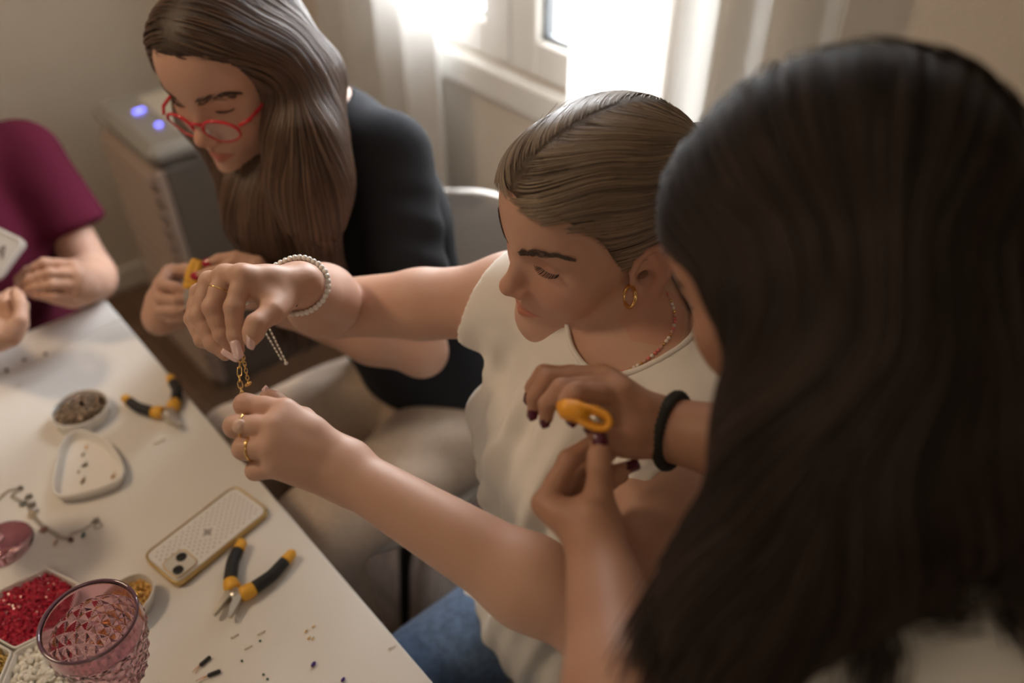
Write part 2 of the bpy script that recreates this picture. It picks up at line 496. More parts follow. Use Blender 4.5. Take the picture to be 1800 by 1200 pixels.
# curtains: thin cloth with folds, hung from a rod
def curtain(name, label, s0, s1, w, z0, z1, nf, amp, material, seed, spread=(0, 0)):
    root = empty(name, room((s0 + s1) / 2, w, z0))
    tag(root, label, 'curtain', 'sheer curtains at the window')
    nu, nv = nf * 14, 26; r = np.random.default_rng(seed); ph = r.uniform(0, 6, 4)
    V = []
    for j in range(nv + 1):
        t = j / nv; z = z1 + (z0 - z1) * t
        for i in range(nu + 1):
            q = i / nu
            s = s0 + (s1 - s0) * q + spread[0] * t * (1 - q) + spread[1] * t * q
            fold = math.sin(q * nf * 2 * math.pi + ph[0] + .5 * math.sin(q * 9 + ph[1]) + .35 * t * math.sin(q * 5 + ph[2]))
            V.append(room(s + .010 * math.cos(q * nf * 2 * math.pi + ph[3]), w + amp * (.55 + .45 * t) * fold, z))
    V = np.array(V)
    F = np.array([(j * (nu + 1) + i, j * (nu + 1) + i + 1, (j + 1) * (nu + 1) + i + 1, (j + 1) * (nu + 1) + i) for j in range(nv) for i in range(nu)])
    o = link('cloth', mesh_np('cloth', V, F), material, root)
    so = o.modifiers.new('thickness', 'SOLIDIFY'); so.thickness = .0012
    return root
sheer = mat('sheer_linen', (0.92, 0.905, 0.88), rough=.9, translucent=.52, transp=.08, bump=(60, .25, .001), stretch=(6, 6, 1))
sheer2 = mat('voile', (0.86, 0.85, 0.83), rough=.9, translucent=.30, transp=.10)
sL0, sL1 = srel(on_wall(590, 0, .86)), srel(on_wall(768, 60, .86))
curtain('sheer_curtain', 'thin white voile curtain hanging behind the black-shirted woman', sL1, sL0, .86, .30, 2.3, 4, .022, sheer2, 4, (-.02, .10))
sR0, sR1 = srel(on_wall(1008, 0, .84)), srel(on_wall(1492, 0, .84))
curtain('sheer_curtain', 'white slub-linen curtain with deep folds beside the dark-haired woman\'s head', sR1, sR0, .84, .05, 2.3, 5, .040, sheer, 11)
rod = empty('curtain_rod', room(.5, .85, 2.32))
tag(rod, 'slim white curtain rod above the window', 'curtain rod')
MB().tube([room(-.75, .85, 2.32), room(1.5, .85, 2.32)], .011, 12).build('rod', white_m, rod)
for s in (-.7, 1.45): MB().tube([room(s, .85, 2.32), room(s, WALL_W, 2.32)], .008, 8).build('bracket', white_m, rod)

# ------------------------------------------------------------------ table
S_END = srel(on_plane(178, 529, TABLE_Z)); S_SEAM = srel(on_plane(201, 568, TABLE_Z))
top_m = mat('white_table_laminate', (0.735, 0.705, 0.665), rough=.42, spec=.4)
tb = empty('table', room(0.2, -.45, 0))
tag(tb, 'white laminate table with an end leaf, strewn with beads and tools', 'table')
rbox(MB(), -1.15, S_SEAM, -1.0, 0, TABLE_Z - .028, TABLE_Z, .0025).build('tabletop', top_m, tb)
rbox(MB(), S_SEAM + .0016, S_END, -1.0, 0.0, TABLE_Z - .028, TABLE_Z - .0004, .0025).build('extension_leaf', top_m, tb)
rbox(MB(), -1.0, S_END - .1, -.92, -.08, TABLE_Z - .10, TABLE_Z - .0285).build('apron', white_m, tb)
for s in (-1.0, S_END - .14):
    for w in (-.90, -.10): rbox(MB(), s - .03, s + .03, w - .03, w + .03, 0, TABLE_Z - .0285, .004).build('leg', white_m, tb)

# ------------------------------------------------------------------ floor-standing appliance in the corner
ap_c = np.array([-.838, 1.735, 0]); a_s, a_w = srel(ap_c), wrel(ap_c)
app = empty('air_cleaner', room(a_s + .18, a_w + .19, 0))
tag(app, 'tall grey appliance with blue indicator lights on a slanted top panel, in the corner', 'appliance')
dk = mat('taupe_plastic', (.165, .14, .118), rough=.5); gy = mat('grey_plastic', (.33, .315, .285), rough=.38); lp = mat('pinkish_plastic', (.46, .36, .305), rough=.5)
L_, Wd, Hh = .36, .40, .775
rbox(MB(), a_s + .012, a_s + L_, a_w + .012, a_w + Wd, .012, Hh - .05, .02).build('body', dk, app)
rbox(MB(), a_s, a_s + L_ + .012, a_w, a_w + Wd + .012, Hh - .055, Hh, .02).build('top_lid', gy, app)
rbox(MB(), a_s + .02, a_s + L_ - .02, a_w + .02, a_w + Wd - .02, 0, .02).build('plinth', dk, app)
zz = Hh - .068; n_sl = 15
rbox(MB(), a_s + .015, a_s + L_ - .01, a_w + .004, a_w + .03, .03, zz, .004).build('side_panel', lp, app)
for i in range(n_sl):
    z1 = zz - .008 - i * .045
    sl = rbox(MB(), a_s + .03, a_s + L_ - .03, a_w - .012, a_w + .006, z1 - .034, z1, .004).build('slat', lp, app)
    rbox(MB(), a_s + .018, a_s + .029, a_w - .008, a_w + .006, z1 - .026, z1 - .010).build('catch', mat('dull_pink_plastic', (.33, .25, .21), rough=.5), app)
pa = on_plane(230, 172, Hh); 
pn = rbox(MB(), a_s + .055, a_s + .30, a_w + .10, a_w + .195, Hh - .002, Hh + .004, .002).build('control_panel', mat('light_panel', (.62, .58, .50), rough=.4), app)
led = mat('blue_led', (.1, .12, .6), emit=((.16, .17, 1.0), 5.0))
for (u, v) in ((240, 196), (249, 193), (279, 219)):
    p = on_plane(u, v, Hh + .004)
    MB().lathe([(0, .0025), (.006, .0022), (.0075, 0)], p, 14).build('indicator_light', led, pn)
hp = on_wall(364, 263, 0) * 0 
# latch on the dark front
q0 = EYE; rr = RT * (364 - 900) / FPX - UP * (263 - 600) / FPX + FW
t = (a_s + .012 - (EYE - P0) @ ED) / (rr @ ED); lp_ = EYE + rr * t
MB().box(lp_, (.055, .016, .022), RROOM, .005).build('latch', mat('pale_plastic', (.66, .64, .60), rough=.4), app)

# ------------------------------------------------------------------ shell chairs
def shell_chair(label, centre, ang, first=None):
    root = empty('shell_chair', (*centre[:2], 0), ang)
    tag(root, label, 'chair', 'white shell chairs along the table')
    pl_ = mat('white_shell_plastic', (.76, .73, .69), rough=.38); blk = mat('dark_steel', (.03, .028, .027), rough=.4, metal=.6)
    # local: +y is forward (toward the table)
    nu, nv = 30, 40; V = []
    for j in range(nv + 1):
        t = j / nv
        for i in range(nu + 1):
            q = i / nu * 2 - 1
            if t < .5:
                y = .22 - t / .5 * .40; z = .445 - .010 * math.sin(t / .5 * math.pi) + .012 * (1 - t / .5) ** 3 * -1
                hw = .215 * (1 - .25 * max(0, .12 - t) / .12); lift = .055 * abs(q) ** 3 * (t / .5) ** .7
                V.append((q * hw, y + .01 * q * q, z + lift))
            else:
                k = (t - .5) / .5; a = min(1, k / .35)
                y = -.18 - .055 * math.sin(a * math.pi / 2) - .07 * k; z = .445 + .06 * a * a + .36 * max(0, k - .1) / .9
                hw = .225 * (1 - .35 * max(0, k - .6) ** 2 / .16 * .6)
                if k > .85: hw *= math.sqrt(max(.02, 1 - ((k - .85) / .155) ** 2)) * .45 + .55
                V.append((q * hw, y + .085 * abs(q) ** 2.4 * (1 - .25 * k), z + .055 * abs(q) ** 3 * (1 - k)))
    F = np.array([(j * (nu + 1) + i, (j + 1) * (nu + 1) + i, (j + 1) * (nu + 1) + i + 1, j * (nu + 1) + i + 1) for j in range(nv) for i in range(nu)])
    o = link('seat_shell', mesh_np('seat_shell', np.array(V), F), pl_, root, False)
    m = o.modifiers.new('thickness', 'SOLIDIFY'); m.thickness = .012; m.offset = 0
    for sx in (-1, 1):
        for sy in (-1, 1):
            MB().tube([(sx * .10, -.02 + sy * .10, .435), (sx * .215, -.01 + sy * .215, 0)], [.013, .009], 10).build('leg', blk, root, False)
    MB().tube([(-.165, .155, .2), (.165, -.165, .2)], .004, 8).tube([(-.165, -.165, .2), (.165, .155, .2)], .004, 8).build('brace', blk, root, False)
    return root
FACE = math.atan2(-NR[1], -NR[0]) - math.pi / 2
# ------------------------------------------------------------------ people: shared anatomy
SKIN = mat('skin', (0.56, 0.335, 0.245), rough=0.48, spec=0.35, sss=0.12, tint=True, bump=(420, 0.12, 0.0006))
GOLD = mat('gold', (0.83, 0.56, 0.22), rough=0.22, metal=1.0)
SILVER = mat('silver', (0.75, 0.74, 0.72), rough=0.25, metal=1.0)

def add_head(B, R, T, sc=1.0, eyes=True, ears=True, open_mouth=0.0):
    W = lambda p: np.array(p, float) * sc @ R.T + T
    def rot(ax, ang):
        return R @ np.array(Matrix.Rotation(ang, 3, ax))
    def E(c, r, k=.01, op=1, Rl=None, mirror=False):
        B.ell(W(c), np.array(r) * sc, R if Rl is None else Rl, k, op)
        if mirror: B.ell(W((-c[0], c[1], c[2])), np.array(r) * sc, R if Rl is None else Rl, k, op)
    def C(a, b, ra, rb=None, k=.01, op=1, mirror=False):
        rb = ra if rb is None else rb
        B.cap(W(a), W(b), ra * sc, rb * sc, k, op)
        if mirror: B.cap(W((-a[0], *a[1:])), W((-b[0], *b[1:])), ra * sc, rb * sc, k, op)
    E((0, -.010, .032), (.0745, .101, .086), 0)
    E((0, .030, -.020), (.0625, .060, .090), .02)
    E((0, .049, .046), (.058, .046, .050), .03)                              # forehead
    C((0, .060, -.0930), (.050, -.004, -.063), .0205, .016, .020, mirror=True)   # jaw
    E((0, .0745, -.0935), (.0190, .0165, .0160), .018)                            # chin
    E((.037, .056, -.030), (.024, .022, .024), .022, mirror=True)              # cheeks
    E((.046, .052, -.014), (.018, .018, .014), .018, mirror=True)              # cheekbones
    C((.010, .0840, .0185), (.042, .0700, .0215), .0090, .0085, .012, mirror=True)  # brow ridge
    E((.0315, .0930, .0055), (.0150, .0120, .0095), .012, -1, mirror=True)    # sockets
    if eyes:
        E((.0315, .0690, .0045), (.0150, .0130, .0118), .004, mirror=True)    # closed lids over the eyeballs
        for sx in (1, -1):                                                       # lid crease and lash line
            arc = [(sx * (.0315 + .0150 * math.cos(t)), .0785 - .0075 * abs(math.cos(t)) ** 2, .0115 + .0030 * math.sin(t)) for t in np.linspace(.25, math.pi - .25, 6)]
            for i in range(5): B.cap(W(arc[i]), W(arc[i + 1]), .0011 * sc, .0011 * sc, .0025, -1)
    # nose
    C((0, .0835, .006), (0, .1020, -.030), .0070, .0078, .013)
    E((0, .1040, -.0345), (.0095, .0095, .0085), .010)
    E((.0110, .0945, -.0390), (.0070, .0095, .0068), .007, mirror=True)
    C((0, .0985, -.0445), (0, .086, -.050), .0038, .0040, .006)
    C((.0062, .0985, -.0475), (.0072, .0925, -.0440), .0032, .003, .003, -1, mirror=True)
    # mouth
    E((0, .0720, -.064), (.027, .0200, .018), .016)
    C((.0045, .0905, -.0612), (.0200, .0815, -.0665), .0042, .0022, .005, mirror=True)
    C((0, .0890, -.0716), (.0165, .0815, -.0690), .0056, .0026, .005, mirror=True)
    C((0, .0962, -.0664), (.0135, .0912, -.0668), .0016, .0013, .0028, -1, mirror=True)
    C((.0135, .0912, -.0668), (.0255, .0825, -.0680), .0013, .0013, .0028, -1, mirror=True)
    C((0, .0935, -.0560), (0, .0905, -.0500), .0025, .0025, .004, -1)         # philtrum
    if ears:
        for sx in (1, -1):
            def e(y, z, x): return W((sx * (.0690 + x * 1.05), -.004 + y * 1.12, -.021 + z * 1.12))
            hel = [(.010, -.001, .003), (.012, .012, .005), (.009, .025, .007), (.000, .034, .010), (-.011, .036, .013), (-.021, .029, .016), (-.0245, .016, .016), (-.022, .002, .013), (-.015, -.011, .010)]
            hr = [.0026, .003, .0034, .0036, .0036, .0036, .0035, .0033, .0034]
            E((sx * .0765, -.0115, -.009), (.0052, .0190, .0300), .004, Rl=R @ np.array(Matrix.Rotation(sx * .42, 3, 'Z')))
            for i in range(8): B.cap(e(*hel[i]), e(*hel[i + 1]), hr[i] * sc, hr[i + 1] * sc, .003)
            B.cap(e(-.013, -.012, .009), e(-.002, -.026, .006), .0042 * sc, .0055 * sc, .006)
            B.cap(e(.005, -.020, .003), e(-.002, -.026, .006), .004 * sc, .005 * sc, .006)
            B.cap(e(-.006, .026, .011), e(-.0150, .010, .012), .0026 * sc, .003 * sc, .003)
            B.cap(e(-.0150, .010, .012), e(-.008, -.010, .009), .003 * sc, .003 * sc, .003)
            E((sx * .0820, -.0045, -.0190), (.0140, .0085, .0118), .003, -1)
            for (p_, q_) in (((.004, .021, .0125), (-.008, .028, .0160)), ((-.008, .028, .0160), (-.0185, .020, .0190)), ((-.0185, .020, .0190), (-.0185, .004, .0175))):
                B.cap(e(*p_), e(*q_), .0030 * sc, .0030 * sc, .0025, -1)
            B.cap(e(.008, -.002, .004), e(.006, -.012, .005), .0035 * sc, .003 * sc, .004)
    return W
def head_tint(V, R, T, sc=1.0, lips=(0.88, 0.58, 0.56)):
    """natural colour: lips, nose, ears and cheeks are redder than the rest of the skin"""
    L = (V - T) @ R / sc
    t = np.ones((len(V), 3))
    near = (np.abs(L) < .13).all(1)
    x, y, z = np.abs(L[:, 0]), L[:, 1], L[:, 2]
    top = -.0605 - .006 * np.clip(x / .024, 0, 1) ** 1.5 + .0018 * np.exp(-((x - .005) / .004) ** 2)
    bot = -.0760 + .0085 * np.clip(x / .022, 0, 1) ** 2
    lip = 1 / (1 + np.exp(-(top - z) / .0006)) / (1 + np.exp(-(z - bot) / .0007)) / (1 + np.exp(-(.0245 - x) / .001)) * (y > .06)
    warm = .5 * np.exp(-((x - .042) ** 2 + (z + .03) ** 2) / .0006) * (y > .02) + .5 * np.exp(-(x ** 2 + (y - .105) ** 2 + (z + .036) ** 2) / .0003) + .6 / (1 + np.exp(-(x - .078) / .0015)) * (np.abs(y + .012) < .04) * (np.abs(z + .012) < .05)
    lid = .5 * np.exp(-((x - .0315) ** 2 / .00015 + (z - .006) ** 2 / .00008)) * (y > .05)
    f = np.clip(warm + lid, 0, 1)[:, None] * near[:, None]
    t = t * (1 - f) + t * np.array([1.0, .80, .76]) * f
    lip = (lip * near)[:, None]
    return t * (1 - lip) + np.array(lips) * lip
def add_hand(B, wrist, fingers, thumb, sc=1.0, elbow=None, palm=None, web=False):
    """fingers: 4 lists of MCP, PIP, DIP, TIP (index first); thumb: CMC, MCP, IP, TIP. All in world metres."""
    wrist = np.array(wrist)
    mc = [f[0] for f in fingers]
    G = SDF()
    acr = _norm(mc[3] - mc[0])
    roots = [wrist + acr * o for o in (-.014, -.005, .004, .013)]
    for i in range(4): G.cap(roots[i], mc[i], .0125 * sc, (.0105, .0105, .0100, .0092)[i] * sc, .012)
    for i in range(3):
        G.cap((roots[i] + roots[i + 1]) / 2, (mc[i] + mc[i + 1]) / 2 * .94 + .06 * roots[i], .0125 * sc, .0088 * sc, .010)
    G.cap(roots[0], thumb[0], .013 * sc, .0135 * sc, .012)
    G.cap(thumb[0], thumb[1], .0145 * sc, .0108 * sc, .012)
    G.cap(thumb[0] * .45 + thumb[1] * .55, mc[0] * .6 + roots[0] * .4, .0085 * sc, .0080 * sc, .014)   # web
    if web: G.cap(thumb[1] * .8 + thumb[0] * .2, mc[0] * .85 + mc[1] * .15, .0070 * sc, .0085 * sc, .012)
    if palm is not None: G.cap(palm[0], palm[1], .013 * sc, .012 * sc, .014)
    B.group(G, .012)
    R4 = [(.0098, .0083, .0073, .0058), (.0098, .0085, .0074, .0059), (.0094, .0080, .0070, .0056), (.0086, .0070, .0062, .0050)]
    for f, r in zip(fingers, R4):
        r = np.array(r) * sc
        pts = [f[0], f[0] * .5 + f[1] * .5, f[1], f[1] * .5 + f[2] * .5, f[2], f[3]]
        rad = [r[0], (r[0] + r[1]) / 2 * .94, r[1] * 1.03, (r[1] + r[2]) / 2 * .95, r[2], r[3]]
        B.chain(pts, rad, .004 * sc, .0022)
    t = thumb
    B.chain([t[1] * .9 + t[0] * .1, t[1], t[1] * .5 + t[2] * .5, t[2], t[2] * .45 + t[3] * .55, t[3]], np.array([.0110, .0105, .0090, .0095, .0092, .0066]) * sc, .004, .0025)
def nail(name, tip, d, nrm, w, L, material, parent, back=.45, thick=.0008, lift=.0):
    """curved plate: tip = finger end, d = finger direction, nrm = outward direction of the nail face"""
    d = _norm(d); nrm = _norm(np.array(nrm) - d * (np.array(nrm) @ d)); sd = np.cross(d, nrm)
    mb = MB(); nu, nv = 7, 8; V = []
    for layer in (1, 0):
        for j in range(nv):
            t = j / (nv - 1)
            wid = w * (1 - .35 * max(0, t - .72) / .28 * max(0, t - .72) / .28) * (.86 + .14 * min(1, t * 4))
            for i in range(nu):
                a = (i / (nu - 1) - .5) * 2
                edge = 0 if j < nv - 1 else -.10 * a * a * L
                V.append(tip + d * ((t - back) * L + edge) + sd * a * wid / 2 + nrm * (lift - .28 * w * a * a - .10 * L * (t - .4) ** 2 * 4 * .4 - (0 if layer else thick)))
    F = []
    N = nu * nv
    for j in range(nv - 1):
        for i in range(nu - 1):
            q = j * nu + i
            F.append((q, q + 1, q + nu + 1, q + nu)); F.append((N + q, N + q + nu, N + q + nu + 1, N + q + 1))
    rim = [i for i in range(nu)] + [nu * j + nu - 1 for j in range(1, nv)] + [N - 1 - i for i in range(1, nu)] + [nu * j for j in range(nv - 2, 0, -1)]
    for a, b in zip(rim, rim[1:] + rim[:1]): F.append((a, N + a, N + b, b))
    mb.add(V, F)
    return mb.build(name, material, parent)
def ring_torus(mb, c, axis, r, rt, n=28, flat=None):
    axis = _norm(axis); a = _norm(np.cross(axis, [0.3, .5, .8])); b = np.cross(axis, a)
    t = np.linspace(0, 2 * np.pi, n, endpoint=False)
    mb.tube(np.array(c) + r * (np.cos(t)[:, None] * a + np.sin(t)[:, None] * b), rt, 8, closed=True, flat=flat)
def skin_mesh(name, B, h, parent, R=None, T=None, sc=1.0, material=None, lips=None, box=None, post=None):
    V, F = B.mesh(h, box)
    V = vsmooth(V, F, 1, .35)
    if post: V = post(V, F)
    me = mesh_np(name, V, F)
    tint = head_tint(V, R, T, sc, lips or (0.88, 0.58, 0.56)) if R is not None else np.ones((len(V), 3))
    mot = 1 + .045 * noise3(V, 3, 60)[:, None] * np.array([.4, 1, 1])
    set_tint(me, tint * mot)
    return link(name, me, material or SKIN, parent)
def trace(V, F, starts, dirf, step, n, free=None):
    """walk over a hair surface (mesh V, F) following dirf(P, i); returns points and surface normals"""
    from mathutils.bvhtree import BVHTree
    bvh = BVHTree.FromPolygons(V.tolist(), F.tolist())
    VN = vnormals(V, F); FN = VN[F].mean(1); FN /= np.linalg.norm(FN, axis=1)[:, None] + 1e-12
    P = starts.copy(); out = []; nor = []; loose_ = np.zeros(len(starts), bool); prev = None
    for i in range(n):
        G = np.empty_like(P)
        for k in range(len(P)):
            if loose_[k]: G[k] = (0, 0, 0); continue
            loc, nn, idx, d = bvh.find_nearest(P[k])
            if free is not None and i > 1 and P[k][2] < free and (FN[idx][2] < -.45 or d > step * .8): loose_[k] = True; G[k] = (0, 0, 0); continue
            P[k] = loc; G[k] = FN[idx]
        out.append(P.copy()); nor.append(G)
        v = dirf(P, i); v = v - G * (v * G).sum(-1, keepdims=True)
        if prev is not None: v[loose_] = prev[loose_] * .75 + np.array([0, 0, -.25]) + rng.normal(0, .05, (loose_.sum(), 3))
        v = v / (np.linalg.norm(v, axis=-1, keepdims=True) + 1e-9); prev = v
        P = P + step * v / (np.linalg.norm(v, axis=-1, keepdims=True) + 1e-9)
    return np.stack(out, 1), np.stack(nor, 1)
def hair_mat(name, dark, light, rough=.38, spec=.5):
    m = bpy.data.materials.new(name); m.use_nodes = True
    nt = m.node_tree; b = nt.nodes['Principled BSDF']
    h = nt.nodes.new('ShaderNodeHairInfo'); r = nt.nodes.new('ShaderNodeValToRGB')
    r.color_ramp.elements[0].color = (*dark, 1); r.color_ramp.elements[1].color = (*light, 1)
    nt.links.new(h.outputs['Random'], r.inputs[0]); nt.links.new(r.outputs[0], b.inputs['Base Color'])
    b.inputs['Roughness'].default_value = rough; b.inputs['Specular IOR Level'].default_value = spec
    return m
def largest(V, F):
    lab = np.arange(len(V))
    while True:
        m = lab[F].min(1); new = lab.copy()
        for i in range(F.shape[1]): np.minimum.at(new, F[:, i], m)
        new = new[new]
        if (new == lab).all(): break
        lab = new
    u, c = np.unique(lab, return_counts=True); keep = lab == u[c.argmax()]
    if keep.all(): return V, F
    idx = np.cumsum(keep) - 1
    return V[keep], idx[F[keep[F].all(1)]]
def sdf_part(name, B, h, material, parent, smooth=1, disp=None, box=None):
    V, F = B.mesh(h, box)
    if name == 'sleeveless_top': V, F = largest(V, F)
    V = vsmooth(V, F, smooth, .5)
    if disp is not None: V = V + vnormals(V, F) * disp(V)[:, None]
    return link(name, mesh_np(name, V, F), material, parent), V, F
def loop_on(B, axis_pt, axis, r, lo, hi, n=64, ref=(1, 0, 0.2)):
    """closed curve where the surface B meets a cylinder of radius r"""
    axis = _norm(axis); a = _norm(np.cross(axis, ref)); b = np.cross(axis, a)
    t = np.linspace(0, 2 * np.pi, n, endpoint=False)
    base = np.array(axis_pt) + r * (np.cos(t)[:, None] * a + np.sin(t)[:, None] * b)
    zs = np.linspace(hi, lo, 120)
    best = np.full(n, lo); done = np.zeros(n, bool)
    for z in zs:
        d = B.ev(base + axis * z)
        m = (~done) & (d < 0); best[m] = z; done |= m
    return base + axis * best[:, None]
def brow(parent, B, W, R, sx, material, n=150, thick=.0011, pts=None):
    pts = pts or [(.009, .0940, .0140), (.019, .0920, .0205), (.031, .0860, .0275), (.043, .0755, .0300), (.052, .0660, .0275)]
    pts = np.array(pts) * np.array([sx, 1, 1])
    u = rng.uniform(0, 1, n); k = u * (len(pts) - 1); i = np.minimum(k.astype(int), len(pts) - 2); f = (k - i)[:, None]
    base = pts[i] * (1 - f) + pts[i + 1] * f; tang = pts[i + 1] - pts[i]; tang /= np.linalg.norm(tang, axis=1)[:, None]
    h = .0048 * (1 - .7 * u ** 2)
    base[:, 2] += rng.uniform(-1, 1, n) * h
    P = np.array([W(p) for p in base]); tw = tang @ R.T; upw = R[:, 2]
    out = []
    slope = (rng.uniform(.1, .6, n) * (1 - u) - .25 * u)[:, None]
    for j in range(5):
        q = P + (tw + upw * slope) * (.0075 * j / 4)
        g = B.grad(q); q = q - g * (B.ev(q) - .0012 - .0008 * j / 4)[:, None]; out.append(q)
    hair_curves('eyebrow', np.stack(out, 1), .00036, material, parent)
def lashes(parent, W, sx, material, n=46, L=.0085):
    t = np.linspace(.12, math.pi - .12, n) + rng.normal(0, .015, n)
    c = np.stack([.0315 + .0152 * np.cos(t), .0800 + .0005 - .0080 * np.cos(t) ** 2, .0045 - .0030 * np.sin(t) * 1.0], -1)
    dirs = np.stack([.55 * np.cos(t), .85 * np.ones(n), -.75 * np.ones(n)], -1)
    out = []
    for j in range(6):
        s_ = j / 5; q = c + dirs * L * s_ * (.8 + .2 * np.sin(t))[:, None] + np.array([0, 0, .45]) * L * s_ ** 2
        q = q * np.array([sx, 1, 1]); out.append(np.array([W(p) for p in q]))
    hair_curves('eyelash_row', np.stack(out, 1), .00040, material, parent)
# ------------------------------------------------------------------ seated woman in the white top (centre)
def build_woman_white():
    R = euler_head(119, -5.1, -2.8); T = np.array([.086, .738, 1.198])
    root = empty('person', (0.13, 0.72, 0.0))
    tag(root, 'seated woman in white sleeveless top with slicked-back blonde hair, holding up a gold chain', 'person', 'people making jewellery at the table')
    shR, shL = at(905, 528, .985), at(1232, 742, .835)
    neck0 = (shR + shL) / 2 + np.array([0.030, -0.002, .025])
    elR, wrR = at(588, 541, 1.06), at(522, 500, .862)
    elL, wrL = at(1060, 1100, .725), at(612, 832, .775)
    B = SDF()
    sc = 1.04; T = T + R @ np.array([0, -.0040, .0012]); W = add_head(B, R, T, sc)
    fwd = np.array([-.776, -.63, 0]); lat = _norm(shL - shR)
    chest = neck0 - np.array([0, 0, .13]) + fwd * .005
    RB = np.stack([lat, np.cross([0, 0, 1], lat) * -1, [0, 0, 1]], 1)
    # neck and shoulders
    NK = SDF()
    NK.cap(W((0, -.030, -.045)), neck0 + np.array([0, 0, .005]) - fwd * .008, .050, .053, .02)
    NK.cap(W((0, -.004, -.075)), neck0 + fwd * .024 - np.array([0, 0, .01]), .030, .034, .02)
    for it in NK.items: B.items.append(it)
    TG = SDF()
    TG.ell(chest, (.150, .095, .17), RB, 0)
    for sh in (shR, shL):
        TG.cap(neck0 - fwd * .015 + np.array([0, 0, -.012]), sh + np.array([0, 0, .012]), .046, .042, .05)
        TG.cap(sh, sh * .7 + chest * .3 - np.array([0, 0, .05]), .047, .05, .03)
        TG.cap(neck0 + fwd * .052 - np.array([0, 0, .022]), sh + fwd * .02 + np.array([0, 0, .03]), .007, .007, .02)
    B.group(TG, .022)
    BT = SDF(); BT.items = list(NK.items); BT.group(TG, .022)
    for sh, el in ((shR, elR), (shL, elL)): BT.cap(sh, sh * .6 + el * .4, .048, .045, .03)
    # arms
    mR = shR * .5 + elR * .5
    B.cap(shR, mR, .047, .0425, .03); B.cap(mR, elR, .0425, .037, .015)
    B.ell(elR, .036, None, .012)
    fR = _norm(wrR - elR)
    mm = elR + fR * .075
    A2 = SDF(); A2.cap(elR + fR * .01, mm, .036, .0405, 0); A2.cap(mm, wrR - fR * .012, .0405, .0265, .02)
    B.group(A2, .006)
    mL = shL * .5 + elL * .5
    B.cap(shL, mL, .045, .044, .03); B.cap(mL, elL, .044, .037, .02)
    fL = _norm(wrL - elL)
    B.ell(elL - fL * .004, .0345, None, .02)
    mm = elL + fL * .075
    A3 = SDF(); A3.cap(elL + fL * .01, mm, .036, .0385, 0); A3.cap(mm, wrL, .0385, .0255, .02)
    B.group(A3, .012)
    # right hand, fingers hanging down
    fr = [[at(429, 486, .806), at(411, 540, .796), at(414, 588, .800), at(419, 614, .806)],
          [at(396, 483, .822), at(373, 540, .812), at(390, 588, .815), at(404, 608, .820)],
          [at(368, 494, .838), at(348, 556, .830), at(374, 604, .826), at(396, 624, .826)],
          [at(350, 514, .855), at(338, 560, .848), at(354, 598, .842), at(371, 608, .840)]]
    tr = [at(500, 515, .842), at(479, 548, .806), at(451, 569, .790), at(441, 597, .790)]
    add_hand(B, wrR, fr, tr, 1.08, web=True)
    fl = [[at(500, 722, .766), at(431, 711, .770), at(437, 713, .795), at(462, 708, .808)],
          [at(482, 750, .752), at(414, 749, .756), at(422, 755, .781), at(446, 752, .797)],
          [at(474, 787, .746), at(428, 788, .751), at(436, 793, .776), at(458, 786, .790)],
          [at(484, 820, .752), at(449, 827, .755), at(455, 828, .777), at(472, 818, .788)]]
    tl = [at(575, 792, .795), at(532, 738, .822), at(492, 716, .832), at(470, 697, .826)]
    add_hand(B, wrL, fl, tl, 1.18)
    zc = neck0[2] - .17
    B.fn(lambda P: zc - P[..., 2] + np.where(np.abs((P - neck0) @ lat) > .155, -1.0, 0) + np.where(((P - neck0) @ fwd) > .13, -1.0, 0), 0, -2)
    skin_mesh('body', B, .0016, root, R, T, sc)
    return root, B, R, T, W, dict(neck0=neck0, shR=shR, shL=shL, elR=elR, wrR=wrR, elL=elL, wrL=wrL, fwd=fwd, lat=lat, RB=RB, chest=chest, fr=fr, tr=tr, fl=fl, tl=tl, sc=sc, BT=BT)
womanA = build_woman_white()
